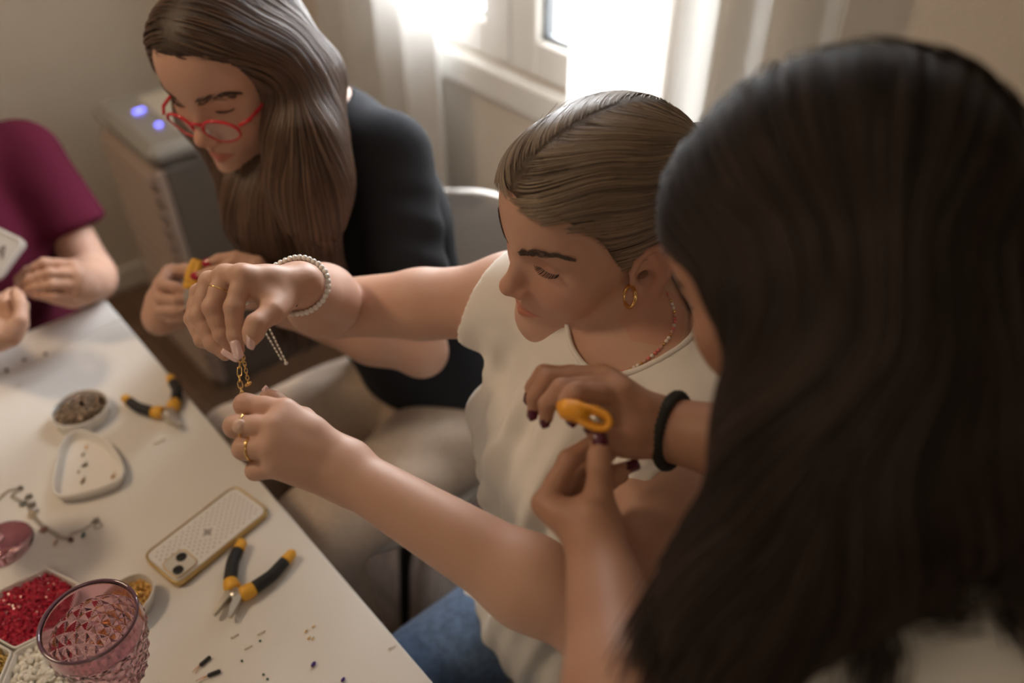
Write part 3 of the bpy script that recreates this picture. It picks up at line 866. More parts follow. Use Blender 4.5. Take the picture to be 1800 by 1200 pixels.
def dress_woman_white(root, B, R, T, W, d):
    neck0, fwd, lat, RB, chest = d['neck0'], d['fwd'], d['lat'], d['RB'], d['chest']
    cotton = mat('white_cotton', (0.80, 0.76, 0.70), rough=.85, sheen=.2, bump=(900, .15, .0005), noise=(6, .03))
    up = np.array([0, 0, 1.0])
    pelvis = neck0 - up * .52 - fwd * .045
    # ---- white top
    G = SDF()
    G.offset(d['BT'], .006)
    for sh, o in ((d['shR'], -1), (d['shL'], 1)):
        G.ell(chest + fwd * .066 + lat * o * .072 - up * .035, (.070, .054, .068), RB, .045)
    G.ell(neck0 - up * .33 + fwd * .01, (.145, .110, .16), RB, .08)
    G.ell(pelvis + fwd * .01, (.178, .135, .13), RB, .08)
    G.cap(pelvis + lat * .06 - fwd * .02, pelvis + lat * .08 + fwd * .13 - up * .02, .10, .085, .06)
    G.cap(pelvis - lat * .06 - fwd * .02, pelvis - lat * .08 + fwd * .13 - up * .02, .10, .085, .06)
    G.cap(chest + fwd * .045 - up * .06, pelvis + fwd * .085 + up * .06, .098, .112, .06)
    torso = SDF(); torso.items = list(G.items)
    nax = _norm(up + fwd * .16)
    nb = neck0 - fwd * .002 + np.array([0, -.008, 0])
    G.cap(nb + nax * .35, nb - nax * .16, .066, .066, .004, -1)
    # armholes: cut away outside a plane through the shoulder
    for sh, o, off in ((d['shR'], -1, .020), (d['shL'], 1, .030)):
        ax = _norm(lat * o + up * .10 + fwd * .05)
        pl = sh + ax * off
        G.fn(lambda P, ax=ax, pl=pl: np.where(P[..., 2] > neck0[2] - .23, (P - pl) @ ax, -1.0), 0, -2)
    zb = pelvis[2] - .055
    G.fn(lambda P: zb - P[..., 2], .006, -2)
    def folds(V):
        L = (V - chest) @ RB
        x, y, z = L[:, 0], L[:, 1], L[:, 2]
        amp = np.clip((neck0[2] - .015 - V[:, 2]) / .10, 0, 1) * .9
        f = .0060 * np.sin(x * 95 + 2.2 * np.sin(z * 9 + 1) - 7 * z) + .0045 * np.sin(x * 170 - z * 28 + 1.7 * np.sin(z * 14))
        f += .0040 * np.sin(z * 60 + x * 30 + 2 * np.sin(x * 20)) * np.clip((-.08 - z) / .15, 0, 1)
        f += .0050 * np.sin((x + .9 * z) * 120 + 1.5 * np.sin(x * 25)) * np.clip((-x - .01) / .06, 0, 1)
        low = 1 - .55 * np.clip((-.12 - z) / .12, 0, 1)
        return amp * low * (f + .0075) + .0012 * noise3(V, 5, 40)
    top, V, F = sdf_part('sleeveless_top', G, .0035, cotton, root, 2, folds)
    loop = loop_on(torso, nb, nax, .0672, -.13, .12, 72)
    loop = (np.roll(loop, 1, 0) + loop * 2 + np.roll(loop, -1, 0)) / 4
    MB().tube(loop, .0030, 8, closed=True).build('neckband', cotton, top)
    # ---- jeans
    denim = mat('blue_denim', (0.085, 0.135, 0.23), rough=.9, noise=(90, .25), bump=(700, .4, .0006), sheen=.2)
    J = SDF()
    J.ell(pelvis - up * .03, (.168, .125, .11), RB, 0)
    for o in (-1, 1):
        hip = pelvis + lat * o * .085 - up * .035 + fwd * .02
        knee = pelvis + lat * o * .105 - up * .045 + fwd * .43
        J.cap(hip, knee, .088, .063, .05)
        J.cap(knee, knee - up * .38 - fwd * .05, .060, .045, .03)
    J.fn(lambda P: pelvis[2] - .075 - .35 - P[..., 2], 0, -2)
    sdf_part('jeans', J, .005, denim, root, 2, lambda V: .0025 * noise3(V, 8, 22))
    # ---- hair
    cap_m = mat('dark_blonde_hair_base', (0.075, 0.050, 0.034), rough=.55, spec=.3, noise=(150, .35), stretch=(1, 1, 1))
    strand = hair_mat('dark_blonde_hair', (0.10, 0.068, 0.045), (0.33, 0.245, 0.17), .36)
    H = SDF()
    Wl = lambda P: (P - T) @ R / d['sc']
    H.ell(W((0, -.010, .034)), (.0825, .1120, .0990), R, 0)
    H.ell(W((0, .049, .048)), (.0655, .0525, .0580), R, .03)
    H.ell(W((0, -.055, .000)), (.060, .055, .060), R, .03)
    yk = np.array([-.15, -.06, -.035, -.018, -.006, .008, .018, .028, .040, .055, .070, .085, .11])
    zk = np.array([-.052, -.050, -.030, .006, .019, .012, -.006, .012, .036, .054, .064, .067, .066])
    def hairline(P):
        L = Wl(P); y = L[..., 1]
        z = np.interp(y, yk, zk) + .006 * np.exp(-(L[..., 0] / .02) ** 2) * (y > .05)
        return (z - L[..., 2]) * .75
    cutter = lambda P: hairline(P) + .0006 * 0
    full = SDF(); full.items = list(H.items)
    H.fn(cutter, .010, -2)
    xp = -.004
    partp = [W((xp, y, z)) for y, z in ((.093, .090), (.080, .106), (.055, .124), (.02, .133), (-.015, .135))]
    for a_, b_ in zip(partp, partp[1:]): H.cap(a_, b_, .0060, .0058, .003, -1)
    hair, V, F = sdf_part('hair', H, .0025, cap_m, root, 1)
    bun = W((0, -.112, .035))
    Bn = SDF(); Bn.ell(bun + R @ np.array([0, -.012, 0]), (.034, .028, .032), R, 0)
    sdf_part('bun', Bn, .003, cap_m, hair, 1, lambda V: .003 * np.sin((V - bun) @ R[:, 2] * 300))
    # strands
    Vf, Ff = full.mesh(.004)
    N = vnormals(V, F); L = Wl(V)
    ok = np.where((np.abs(full.ev(V)) < .004) & (L[:, 1] > -.10))[0]
    st = V[rng.choice(ok, 3400)]
    # front rows: parting and hairline
    yy = rng.uniform(-.02, .088, 500); side = rng.choice([-1, 1], 500)
    pl = np.stack([xp + side * rng.uniform(.0015, .006, 500), yy, np.full(500, .13)], -1)
    st2 = np.array([W(p) for p in pl])
    ys = rng.uniform(-.005, .088, 700); sd = rng.choice([-1, -1, -1, 1], 700)
    hl = np.stack([sd * .075, ys, np.interp(ys, yk, zk) + rng.normal(0, .0022, 700)], -1)
    front = rng.uniform(size=700) < .35
    hl[front, 0] = rng.uniform(-.05, .05, front.sum()); hl[front, 1] = .10; hl[front, 2] = .068 + rng.normal(0, .002, front.sum()) + .006 * np.exp(-(hl[front, 0] / .02) ** 2)
    st3 = np.array([W(p) for p in hl])
    def flow(P, i):
        l = Wl(P); dx = l[:, 0] - xp
        t = np.array([0, -.118, .030]) - l
        t /= np.linalg.norm(t, axis=1)[:, None]
        s_ = np.sign(dx) * np.exp(-np.abs(dx) / .022) * np.clip((l[:, 2] - .03) / .05, 0, 1)
        t[:, 0] += .95 * s_
        t[:, 2] += .18 * np.sin(l[:, 1] * 60 + l[:, 2] * 40) * .5
        return t @ R.T
    for s_, n_, r_, lf in ((st, 16, .00050, .0007), (st2, 20, .00042, .0006), (st3, 20, .00034, .0004)):
        P, Nn = trace(Vf, Ff, s_, flow, .0062, n_)
        P = P + Nn * (lf + rng.uniform(0, .0016, (len(P), 1, 1)) * np.linspace(.2, 1, n_)[None, :, None])
        P += noise3(P, 9, 90)[..., None] * .0006
        hair_curves('hair_strands', P, r_, strand, hair, stuff=True)
    # flyaways
    fs = V[rng.choice(ok, 130)]
    P, Nn = trace(Vf, Ff, fs, flow, .005, 12)
    P = P + Nn * (np.linspace(0, 1, 12) ** 1.5 * .010)[None, :, None] * rng.uniform(.2, 1, (len(P), 1, 1))
    hair_curves('flyaway_strands', P, .00022, strand, hair, stuff=True)
    # ---- brows, lashes
    browm = hair_mat('brow_hair', (0.055, 0.035, 0.026), (0.12, 0.08, 0.058), .6)
    lash = hair_mat('lash_hair', (0.008, 0.007, 0.007), (0.015, 0.012, 0.012), .5)
    for sx in (-1, 1):
        brow(root, B, W, R, sx, browm, 200)
        lashes(root, W, sx, lash, 30, .0100)
    # ---- nails, long pale pink
    nailm = mat('pale_pink_nail', (0.80, 0.56, 0.54), rough=.16, spec=.6, coat=.4)
    fr, tr, fl, tl = d['fr'], d['tr'], d['fl'], d['tl']
    cam_dir = lambda p: _norm(EYE - p)
    def pnail(c, q0, q1, dep, w, tilt, L=None):
        a_, b_ = at(*q0, dep), at(*q1, dep); L_ = np.linalg.norm(b_ - a_)
        nail('fingernail', at(*c, dep), b_ - a_, _norm(_norm(EYE - a_) + RT * tilt[0] + UP * tilt[1]), w, L_, nailm, root, .5)
    pnail((415, 615), (410, 598), (420, 632), .7915, .0098, (-.25, .1))
    pnail((402, 628), (387, 619), (416, 637), .8160, .0085, (-.30, -.75))
    pnail((368, 609), (354, 599), (381, 620), .8300, .0065, (-.5, -1.0))
    pnail((404, 612), (398, 602), (410, 620), .8165, .0065, (-.3, -.6))
    pnail((445, 596), (444, 578), (446, 616), .7825, .0100, (1.0, .15))
    p = tl[3]; nail('fingernail', p + UP * .004 - FW * .001 + RT * .004, _norm(tl[3] - tl[2] + UP * .01), _norm(RT * .8 + UP * .5 - FW * .4), .0110, .017, nailm, root)
def wr_mid(fr): return (fr[0][0] + fr[3][0]) / 2
def dirv(p, s): return _norm(EYE - p) * .001 * s
dress_woman_white(*womanA)
# ------------------------------------------------------------------ things on the table
TZ = TABLE_Z
def tpt(u, v): return on_plane(u, v, TZ)
def rounded_poly(pts, r, n=6):
    pts = [np.array(p, float) for p in pts]; out = []
    m = len(pts)
    for i in range(m):
        a, b, c = pts[i - 1], pts[i], pts[(i + 1) % m]
        u = (a - b) / np.linalg.norm(a - b); v = (c - b) / np.linalg.norm(c - b)
        p0, p1 = b + u * r, b + v * r
        for k in range(n + 1):
            t = k / n; out.append((1 - t) ** 2 * p0 + 2 * t * (1 - t) * b + t * t * p1)
    return np.array(out)
def dish_mesh(outline, h, wall, lip=.0015, floor=.003, slope=.9):
    """open tray: outline (n,2) at the rim, narrower at the foot"""
    c = outline.mean(0); mb = MB(); n = len(outline)
    def ring(s, off, z):
        d = outline - c; L = np.linalg.norm(d, axis=1)[:, None]
        q = c + d * s - d / L * off
        return [(x, y, z) for x, y in q]
    rings = [ring(slope, 0, 0), ring(slope * .5 + .5, 0, h * .45), ring(1, 0, h - lip), ring(1, wall * .3, h), ring(1, wall * .8, h), ring(1, wall, h - lip), ring(slope * .5 + .5, wall, h * .45), ring(slope, wall * 1.3, floor)]
    V = [p for r in rings for p in r]; k = len(rings)
    F = [(j * n + i, j * n + (i + 1) % n, (j + 1) * n + (i + 1) % n, (j + 1) * n + i) for j in range(k - 1) for i in range(n)]
    V += [(c[0], c[1], 0.0), (c[0], c[1], floor)]
    F += [(len(V) - 2, (i + 1) % n, i) for i in range(n)] + [(len(V) - 1, (k - 1) * n + i, (k - 1) * n + (i + 1) % n) for i in range(n)]
    mb.add(V, F)
    for q in range(len(F) - 2 * n, len(F)): mb.sm[len(mb.sm) - len(F) + q] = False
    return mb
ceramic = mat('white_ceramic', (0.82, 0.79, 0.745), rough=.25, coat=.3)
# --- round tin of silver findings
p = tpt(148, 733)
rt = empty('round_dish', p); tag(rt, 'round white dish heaped with antique silver findings, beside the far pliers', 'dish')
R_ = .042; n = 56
circ = np.array([(math.cos(2 * math.pi * i / n) * R_, math.sin(2 * math.pi * i / n) * R_) for i in range(n)])
dish_mesh(circ, .022, .0028, slope=.95).build('dish', ceramic, rt, False)
fs = MB()
for i in range(300):
    r = R_ * .86 * math.sqrt(rng.uniform()); a = rng.uniform(0, 6.283); z = .010 + .010 * (1 - (r / R_) ** 2) + rng.uniform(-.002, .002)
    c = (r * math.cos(a), r * math.sin(a), z)
    if i % 3: ring_torus(fs, c, rng.normal(size=3) + np.array([0, 0, .8]), rng.uniform(.0028, .0056), rng.uniform(.0006, .0012), 10)
    else: fs.ball(c, (rng.uniform(.0015, .0035),) * 2 + (rng.uniform(.0012, .002),), 6, 4)
o = fs.build('findings', mat('antique_silver', (.34, .26, .19), rough=.14, metal=1.0), rt, False); o['kind'] = 'stuff'
fl_ = MB(); fl_.lathe([(0, .011), (R_ * .9, .010)], n=40); fl_.build('findings_bed', mat('dark_findings', (.05, .04, .033), rough=.5, metal=.6), rt, False)
# --- rounded-triangle dish with tiny charms
pts = [tpt(*q) for q in ((120, 768), (186, 776), (226, 832), (210, 862), (112, 888), (97, 866))]
cc = np.mean(pts, 0); td = empty('trinket_dish', (cc[0], cc[1], TZ)); tag(td, 'white rounded-triangle ceramic dish holding a few tiny charms', 'dish')
out = np.array([q[:2] - cc[:2] for q in pts][::-1])
for _ in range(4): out = np.stack([out * .75 + np.roll(out, -1, 0) * .25, out * .25 + np.roll(out, -1, 0) * .75], 1).reshape(-1, 2)
out *= 1.07
dish_mesh(out, .017, .0045, .002, slope=.93).build('dish', ceramic, td, False)
def charm(u, v, kind, label, m, size=.004, z=None, grp='tiny charms in the trinket dish'):
    q = on_plane(u, v, TZ + (.0035 if z is None else z))
    o = empty('charm', q); tag(o, label, 'charm', grp)
    mb = MB(); 
    if kind == 'star':
        a = np.linspace(0, 2 * np.pi, 10, endpoint=False); mb.prism([(math.cos(t) * size * (1 if i % 2 == 0 else .5), math.sin(t) * size * (1 if i % 2 == 0 else .5)) for i, t in enumerate(a)], 0, .0014)
    elif kind == 'drop': mb.ball((0, 0, .0012), (size * .45, size, .0012), 8, 5)
    else: mb.ball((0, 0, size * .6), size * .6, 8, 6)
    mb.build('body', m, o, False)
    l = MB(); ring_torus(l, (0, size * 1.25, .001), (0, 0, 1), .0013, .0003, 10); l.build('loop', m, o, False)
    return o
dkm = mat('oxidised_metal', (.20, .19, .16), rough=.35, metal=1.0)
charm(152, 788, 'ball', 'shiny gold ball charm at the top of the trinket dish', GOLD, .0035)
charm(146, 800, 'drop', 'small dark oval charm below the gold ball charm', dkm, .0035)
charm(149, 818, 'star', 'dark star charm in the middle of the trinket dish', dkm, .0052)
charm(146, 846, 'drop', 'long brown drop charm low in the trinket dish', mat('brown_metal', (.32, .24, .16), rough=.4, metal=.8), .0058)
charm(138, 831, 'ball', 'tiniest dark bead charm left in the trinket dish', dkm, .0022)
charm(199, 838, 'drop', 'amber-brown charm by the right rim of the trinket dish', mat('amber_metal', (.52, .33, .14), rough=.3, metal=.8), .0055)
# --- phone in a clear case with gold rim and rhinestones
c4 = [on_plane(u, v, TZ + .011) for u, v in ((248, 977), (309, 1030), (475, 891), (414, 853))]
pc = np.mean(c4, 0); ex = _norm((c4[3] + c4[2]) - (c4[0] + c4[1])); ex[2] = 0; ex = _norm(ex); ey = np.array([-ex[1], ex[0], 0])
PL, PW = .150, .0745
ph = empty('smartphone', (pc[0], pc[1], TZ), math.atan2(ex[1], ex[0])); tag(ph, 'smartphone face down in clear rhinestone case with gold rim', 'phone')
rp = lambda l, w, r: rounded_poly([(-l / 2, -w / 2), (l / 2, -w / 2), (l / 2, w / 2), (-l / 2, w / 2)], r, 8)
goldrim = mat('gold_case_rim', (.62, .45, .20), rough=.3, metal=.85)
rim = dish_mesh(rp(PL, PW, .014), .0112, .0026, .001, .002, slope=1.0).build('case_rim', goldrim, ph, False)
MB().prism([tuple(q) for q in rp(PL - .006, PW - .006, .012)], .0022, .0104).build('back_plate', mat('white_phone_glass', (.78, .76, .74), rough=.12, coat=.6), ph, False)
stone_m = mat('rhinestone', (.42, .40, .39), rough=.12, metal=.4)
star_m = mat('grey_star_print', (.33, .30, .28), rough=.4)
sm = MB()
for i in range(-9, 10):
    for j in range(-5, 6):
        for h in (0, 1):
            x, y = (i + .5 * h) * .0098, (j + .5 * h) * .0086
            if abs(x) > PL / 2 - .010 or abs(y) > PW / 2 - .008: continue
            if x < -.030 and y < .006: continue
            if math.hypot(x, y) < .011: continue
            r = .00135; sm.add([(x + r, y, .0105), (x, y + r, .0105), (x - r, y, .0105), (x, y - r, .0105), (x, y, .0114)], [(0, 1, 4), (1, 2, 4), (2, 3, 4), (3, 0, 4)], False)
so = sm.build('rhinestone_grid', stone_m, ph, False); so['kind'] = 'stuff'
a = np.linspace(0, 2 * np.pi, 8, endpoint=False)
MB().prism([(math.cos(t) * .0088 * (1 if i % 2 == 0 else .48), math.sin(t) * .0088 * (1 if i % 2 == 0 else .48)) for i, t in enumerate(a)], .0104, .0107).build('emblem', star_m, ph, False)
cb = rounded_poly([(-.069, -.031), (-.036, -.031), (-.036, .004), (-.069, .004)], .009, 6)
isl = MB().prism([tuple(q) for q in cb], .0104, .0124).build('camera_island', mat('clear_island', (.66, .63, .58), rough=.15, coat=.5), ph, False)
isr = MB().tube([(x, y, .0124) for x, y in cb], .0008, 6, closed=True).build('island_rim', goldrim, isl, False)
for (x, y) in ((-.0455, -.0070), (-.0600, -.0205)):
    lens = MB().lathe([(0, .0142), (.0055, .0142), (.0066, .0138), (.0070, .0120)], (x, y, 0), 24).build('camera_lens', mat('black_lens', (.012, .012, .013), rough=.12, coat=.5), isl, False)
# --- pliers
yel = mat('yellow_grip', (.80, .42, .045), rough=.45); blkg = mat('black_grip', (.018, .019, .021), rough=.5); steel = mat('brushed_steel', (.62, .58, .52), rough=.3, metal=1.0)
def pliers(label, piv, tips, hA, hB, jaw=.030, grp=None, z0=None, axis=None, jawgap=.2, black=True):
    """piv/hA/hB: world points of the pivot and of the handle polylines (pivot side first)"""
    root = empty('pliers', (piv[0], piv[1], min(piv[2], TZ) if z0 is None else z0)); tag(root, label, 'pliers', grp or 'small jewellery pliers with yellow and black handles')
    upv = np.array([0, 0, 1.0]) if axis is None else _norm(axis)
    tips = [np.array(t_) for t_ in tips]
    for k, t_ in enumerate(tips):
        d = _norm(t_ - piv); sd = np.cross(upv, d) * (1 if k else -1)
        mb = MB(); ln = np.linalg.norm(t_ - piv); pr = []
        V = []; 
        for j, (f, w, th) in enumerate(((-.25, .0090, .0058), (.0, .0115, .0060), (.25, .0100, .0056), (.6, .0072, .0046), (1.0, .0036, .0030))):
            c = piv + d * f * ln
            inn = -.0012 if j < 2 else .0008
            for (s_, z_) in ((inn, -th), (inn + w, -th * .8), (inn + w, th * .8), (inn, th)): V.append(c + sd * s_ + upv * z_)
        F = [(0, 1, 2, 3), (16, 19, 18, 17)] + [(j * 4 + i, (j + 1) * 4 + i, (j + 1) * 4 + (i + 1) % 4, j * 4 + (i + 1) % 4) for j in range(4) for i in range(4)]
        mb.add(V, F, False).build('jaw', steel, root)
    Rz = np.array(Vector(upv).to_track_quat('Z', 'Y').to_matrix())
    MB().lathe([(0, .0062), (.0042, .0062), (.0050, .0055), (.0052, -.0055), (0, -.006)], piv, 20, Rz).build('pivot_rivet', steel, root)
    for H_ in (hA, hB):
        H_ = np.array(H_); n_ = 26
        k = np.concatenate([[0], np.cumsum(np.linalg.norm(np.diff(H_, axis=0), axis=1))]); k /= k[-1]
        tt = np.linspace(0, 1, n_)
        P = np.stack([np.interp(tt, k, H_[:, i]) for i in range(3)], 1)
        for _ in range(5): P[1:-1] = (P[:-2] + 2 * P[1:-1] + P[2:]) / 4
        a_, b_ = int(n_ * .24), int(n_ * .80)
        MB().tube(P[:4], [.0045] * 4, 8).build('shank', steel, root)
        rr_ = np.interp(tt, [0, .05, .13, .24, .5, .8, 1], [.0058, .0094, .0106, .0088, .0084, .0078, .0062])
        MB().tube(P[1:a_ + 1], rr_[1:a_ + 1], 14).build('yellow_collar', yel, root)
        MB().tube(P[a_:b_ + 1], rr_[a_:b_ + 1] * .98, 14).build('black_grip', blkg if black else yel, root)
        pd = [P[b_], P[b_] * .5 + P[-1] * .5, P[-1]]
        tl_ = MB().tube(P[b_:], np.concatenate([rr_[b_:-1], [.0032]]), 14).build('yellow_tip', yel, root)
    return root
zp = TZ + .0105
P3 = lambda u, v, z=zp: on_plane(u, v, z)
pliers('pliers lying open in front of the phone, jaws toward the bottom', P3(412, 1046), [P3(378, 1082), P3(400, 1085)], [P3(414, 1040), P3(404, 1024), P3(409, 985), P3(428, 948)], [P3(418, 1048), P3(436, 1040), P3(478, 1012), P3(517, 968)])
pliers('blurred pliers near the far table corner beside the round dish', P3(296, 728), [P3(322, 746), P3(310, 752)], [P3(292, 724), P3(272, 725), P3(240, 715), P3(217, 697)], [P3(300, 722), P3(309, 705), P3(312, 685), P3(297, 661)])
# --- goblets of pressed purple glass
purple = mat('purple_glass', (.76, .47, .55), rough=.02, trans=1.0, ior=1.48, spec=.5)
def goblet(label, base, hgt=.195, sc=1.0):
    root = empty('goblet', base); tag(root, label, 'goblet', 'purple pressed-glass goblets')
    Rr = .0455 * sc; zb = hgt * .42; nth, nz = 160, 72
    th = np.linspace(0, 2 * np.pi, nth, endpoint=False)
    zs = np.linspace(zb, hgt, nz)
    def prof(t): return Rr * (.30 + .70 * np.clip(t / .62, 0, 1) ** .55 if t < .62 else 1.0) * (1 - .0 * t)
    V = []; nd = 15
    for j, z in enumerate(zs):
        t = j / (nz - 1); r = Rr * (.20 + .80 * min(1.0, (t / .80)) ** .48)
        band = 1.0 if .06 < t < .80 else 0.0
        u_ = th / (2 * np.pi) * nd; v_ = t * 6.0
        a_ = (u_ + v_) % 1.0; b_ = (u_ - v_) % 1.0
        pyr = np.minimum(np.minimum(a_, 1 - a_), np.minimum(b_, 1 - b_)) * 2
        rr_ = r + band * (.0026 * pyr) * sc
        V.append(np.stack([rr_ * np.cos(th), rr_ * np.sin(th), np.full(nth, z)], 1))
    out_n = nz
    V.append(np.stack([(Rr - .0006) * np.cos(th), (Rr - .0006) * np.sin(th), np.full(nth, hgt + .0012)], 1))
    V.append(np.stack([(Rr - .0022) * np.cos(th), (Rr - .0022) * np.sin(th), np.full(nth, hgt + .0006)], 1))
    for j in range(nz - 1, -1, -2):
        t = j / (nz - 1); z = zs[j]; r = max(.0015, Rr * (.20 + .80 * min(1.0, (t / .80)) ** .48) - .0034 * sc)
        if t < .06: break
        V.append(np.stack([r * np.cos(th), r * np.sin(th), np.full(nth, z)], 1))
    V = np.concatenate(V); m_ = len(V) // nth
    F = [(j * nth + i, j * nth + (i + 1) % nth, (j + 1) * nth + (i + 1) % nth, (j + 1) * nth + i) for j in range(m_ - 1) for i in range(nth)]
    mb = MB(); mb.add(V, F); mb.add(V[-nth:], [tuple(range(nth))]); mb.add(V[:nth], [tuple(range(nth))[::-1]])
    mb.sm = [False if (k < (nz - 1) * nth) else True for k in range(len(mb.sm))]
    bo = mb.build('bowl', purple, root, False)
    rm = MB(); t_ = np.linspace(0, 2 * np.pi, 64, endpoint=False)
    rm.tube(np.stack([(Rr - .0014) * np.cos(t_), (Rr - .0014) * np.sin(t_), np.full(64, hgt + .0006)], 1), .0017, 10, closed=True); rm.build('rim', mat('dark_purple_glass', (.20, .10, .14), rough=.05, trans=.35, coat=.5), bo, False)
    MB().lathe([(0, .010), (.0065, .012), (.0060, .030), (.0085, .045), (.0060, .055), (.0065, zb - .006), (.0105, zb + .001), (0, zb + .001)], n=28).build('stem', purple, root, False)
    MB().lathe([(0, .0006), (.0370, .0006), (.0392, .0018), (.0375, .0032), (.018, .0055), (.008, .0105), (0, .0105)], n=56).build('foot', purple, root, False)
    return root
g1 = at(156, 1090, .79); goblet('purple pressed-glass goblet nearest the camera, in front of the red bead tray', (g1[0], g1[1], TZ), g1[2] - TZ)
g2 = tpt(4, 958); goblet('purple goblet at the left edge of the photo, only its foot and side showing', (g2[0], g2[1], TZ), .19)
# --- hexagonal trays of beads
def hex_tray(label, centre_uv, ang, Rh, fill, grp='hexagonal white bead trays'):
    c = np.array([*centre_uv, TZ]); root = empty('hexagonal_tray', c, ang); tag(root, label, 'tray', grp)
    hexo = rounded_poly([(Rh * math.cos(math.pi / 3 * i), Rh * math.sin(math.pi / 3 * i)) for i in range(6)], .004, 4)
    dish_mesh(hexo, .020, .0026, .0012, slope=.92).build('tray', ceramic, root, False)
    kind, m_, n_, size = fill
    mb = MB()
    for i in range(n_):
        while True:
            x, y = rng.uniform(-Rh, Rh), rng.uniform(-Rh, Rh)
            k = max(abs(y) / .866, abs(x) + abs(y) * .577)
            if k < Rh * .90: break
        z = .0115 + .004 * (1 - (k / Rh) ** 2) + rng.uniform(-.0015, .0025)
        Rm = np.array(Quaternion(rng.normal(size=4)).normalized().to_matrix())
        if kind == 'chip': mb.ball((x, y, z), np.array([size, size * .75, size * .6]) * rng.uniform(.7, 1.25), 5, 4, Rm)
        elif kind == 'pearl': mb.ball((x, y, z), np.array([size * 1.2, size * .8, size * .8]) * rng.uniform(.6, 1.2), 7, 5, Rm)
        else: ring_torus(mb, (x, y, z), rng.normal(size=3), size, size * .28, 8)
    for f in range(len(mb.sm)):
        if kind == 'chip': mb.sm[f] = False
    o = mb.build('beads', m_, root, False); o['kind'] = 'stuff'
    MB().prism([(Rh * .86 * math.cos(math.pi / 3 * i), Rh * .86 * math.sin(math.pi / 3 * i)) for i in range(6)], .004, .0118).build('bead_bed', m_, root, False)
    return root
redb = mat('red_glass_chip', (.42, .022, .050), rough=.16, spec=.6, noise=(260, .55))
pearl = mat('white_shell_bead', (.78, .74, .66), rough=.25, noise=(120, .2))
goldb = mat('gold_seed_bead', (.58, .42, .16), rough=.25, metal=.9)
hex_tray('hexagonal white tray full of faceted red beads', (-.584, .561), math.radians(35), .056, ('chip', redb, 1500, .0028))
hex_tray('hexagonal white tray of white shell beads under the goblet rim', (-.5268, .4795), math.radians(35), .056, ('pearl', pearl, 420, .0042))
hex_tray('hexagonal white tray of gold beads in the bottom left corner', (-.6262, .4708), math.radians(35), .056, ('ring', goldb, 500, .0028))
# --- oval bowl of gold findings
q = tpt(228, 1072); ob = empty('oval_bowl', q, 1.1); tag(ob, 'small oval bowl of shiny gold findings behind the goblet', 'bowl')
ov = np.array([(math.cos(2 * math.pi * i / 48) * .040, math.sin(2 * math.pi * i / 48) * .030) for i in range(48)])
dish_mesh(ov, .024, .0026, slope=.8).build('bowl', ceramic, ob, False)
mb = MB()
for i in range(260):
    r = math.sqrt(rng.uniform()); a = rng.uniform(0, 6.283)
    c = (r * .034 * math.cos(a), r * .0245 * math.sin(a), .015 + .005 * (1 - r * r) + rng.uniform(-.0015, .0015))
    if i % 2: ring_torus(mb, c, rng.normal(size=3), rng.uniform(.002, .0036), .0006, 9)
    else: mb.ball(c, np.array([.0032, .0022, .0009]) * rng.uniform(.8, 1.4), 7, 4, np.array(Quaternion(rng.normal(size=4)).normalized().to_matrix()))
o = mb.build('gold_findings', GOLD, ob, False); o['kind'] = 'stuff'
MB().prism([tuple(k * .84) for k in ov], .006, .0145).build('findings_bed', goldb, ob, False)
# --- charm bracelet spread on the table
cl = [(-6, 880), (14, 862), (36, 857), (20, 872), (34, 880), (48, 884), (52, 892), (56, 905), (72, 922), (88, 932), (104, 943), (118, 946), (128, 937), (146, 931), (160, 922), (170, 917)]
CP = np.array([on_plane(u, v, TZ + .0012) for u, v in cl])
cb_ = empty('charm_bracelet', (CP[9][0], CP[9][1], TZ)); tag(cb_, 'delicate charm bracelet lying in an S curve beside the goblet foot', 'bracelet')
seg = np.concatenate([[0], np.cumsum(np.linalg.norm(np.diff(CP, axis=0), axis=1))]); tt = np.arange(0, seg[-1], .0042)
PP = np.stack([np.interp(tt, seg, CP[:, i]) for i in range(3)], 1)
mb = MB()
for i in range(len(PP) - 1):
    ring_torus(mb, PP[i], (0, 0, 1) if i % 2 else np.cross(PP[i + 1] - PP[i], [0, 0, 1]) + np.array([0, 0, .4]), .0024, .0005, 9)
ch = mb.build('chain', mat('dull_silver', (.42, .38, .33), rough=.3, metal=1.0), cb_); 
for (u, v, kind, col) in ((36, 857, 'b', (.25, .24, .22)), (50, 872, 's', (.22, .21, .19)), (40, 884, 's', (.24, .26, .24)), (56, 886, 's', (.26, .24, .22)), (63, 896, 'b', (.62, .60, .66)), (55, 905, 'r', (.66, .52, .28)), (76, 930, 's', (.36, .18, .16)), (96, 953, 'd', (.62, .50, .40)), (124, 948, 'b', (.14, .07, .08)), (146, 940, 'd', (.14, .20, .22)), (168, 914, 's', (.30, .28, .26)), (172, 924, 'r', (.45, .42, .38))):
    c = on_plane(u, v, TZ + .003); m_ = mat('charm_%d_%d' % (u, v), col, rough=.3, metal=.5); mb = MB()
    if kind == 'b': mb.ball(c, .0036, 8, 6)
    elif kind == 'd': mb.ball(c, (.0028, .0052, .0018), 8, 5)
    elif kind == 'r': ring_torus(mb, c, (0, 0, 1), .0048, .0009, 14)
    else:
        aa = np.linspace(0, 2 * np.pi, 10, endpoint=False); mb.prism([(c[0] + math.cos(t) * .0058 * (1 if i % 2 == 0 else .45), c[1] + math.sin(t) * .0058 * (1 if i % 2 == 0 else .45)) for i, t in enumerate(aa)], TZ + .001, TZ + .004)
    mb.build('charm', m_, cb_)
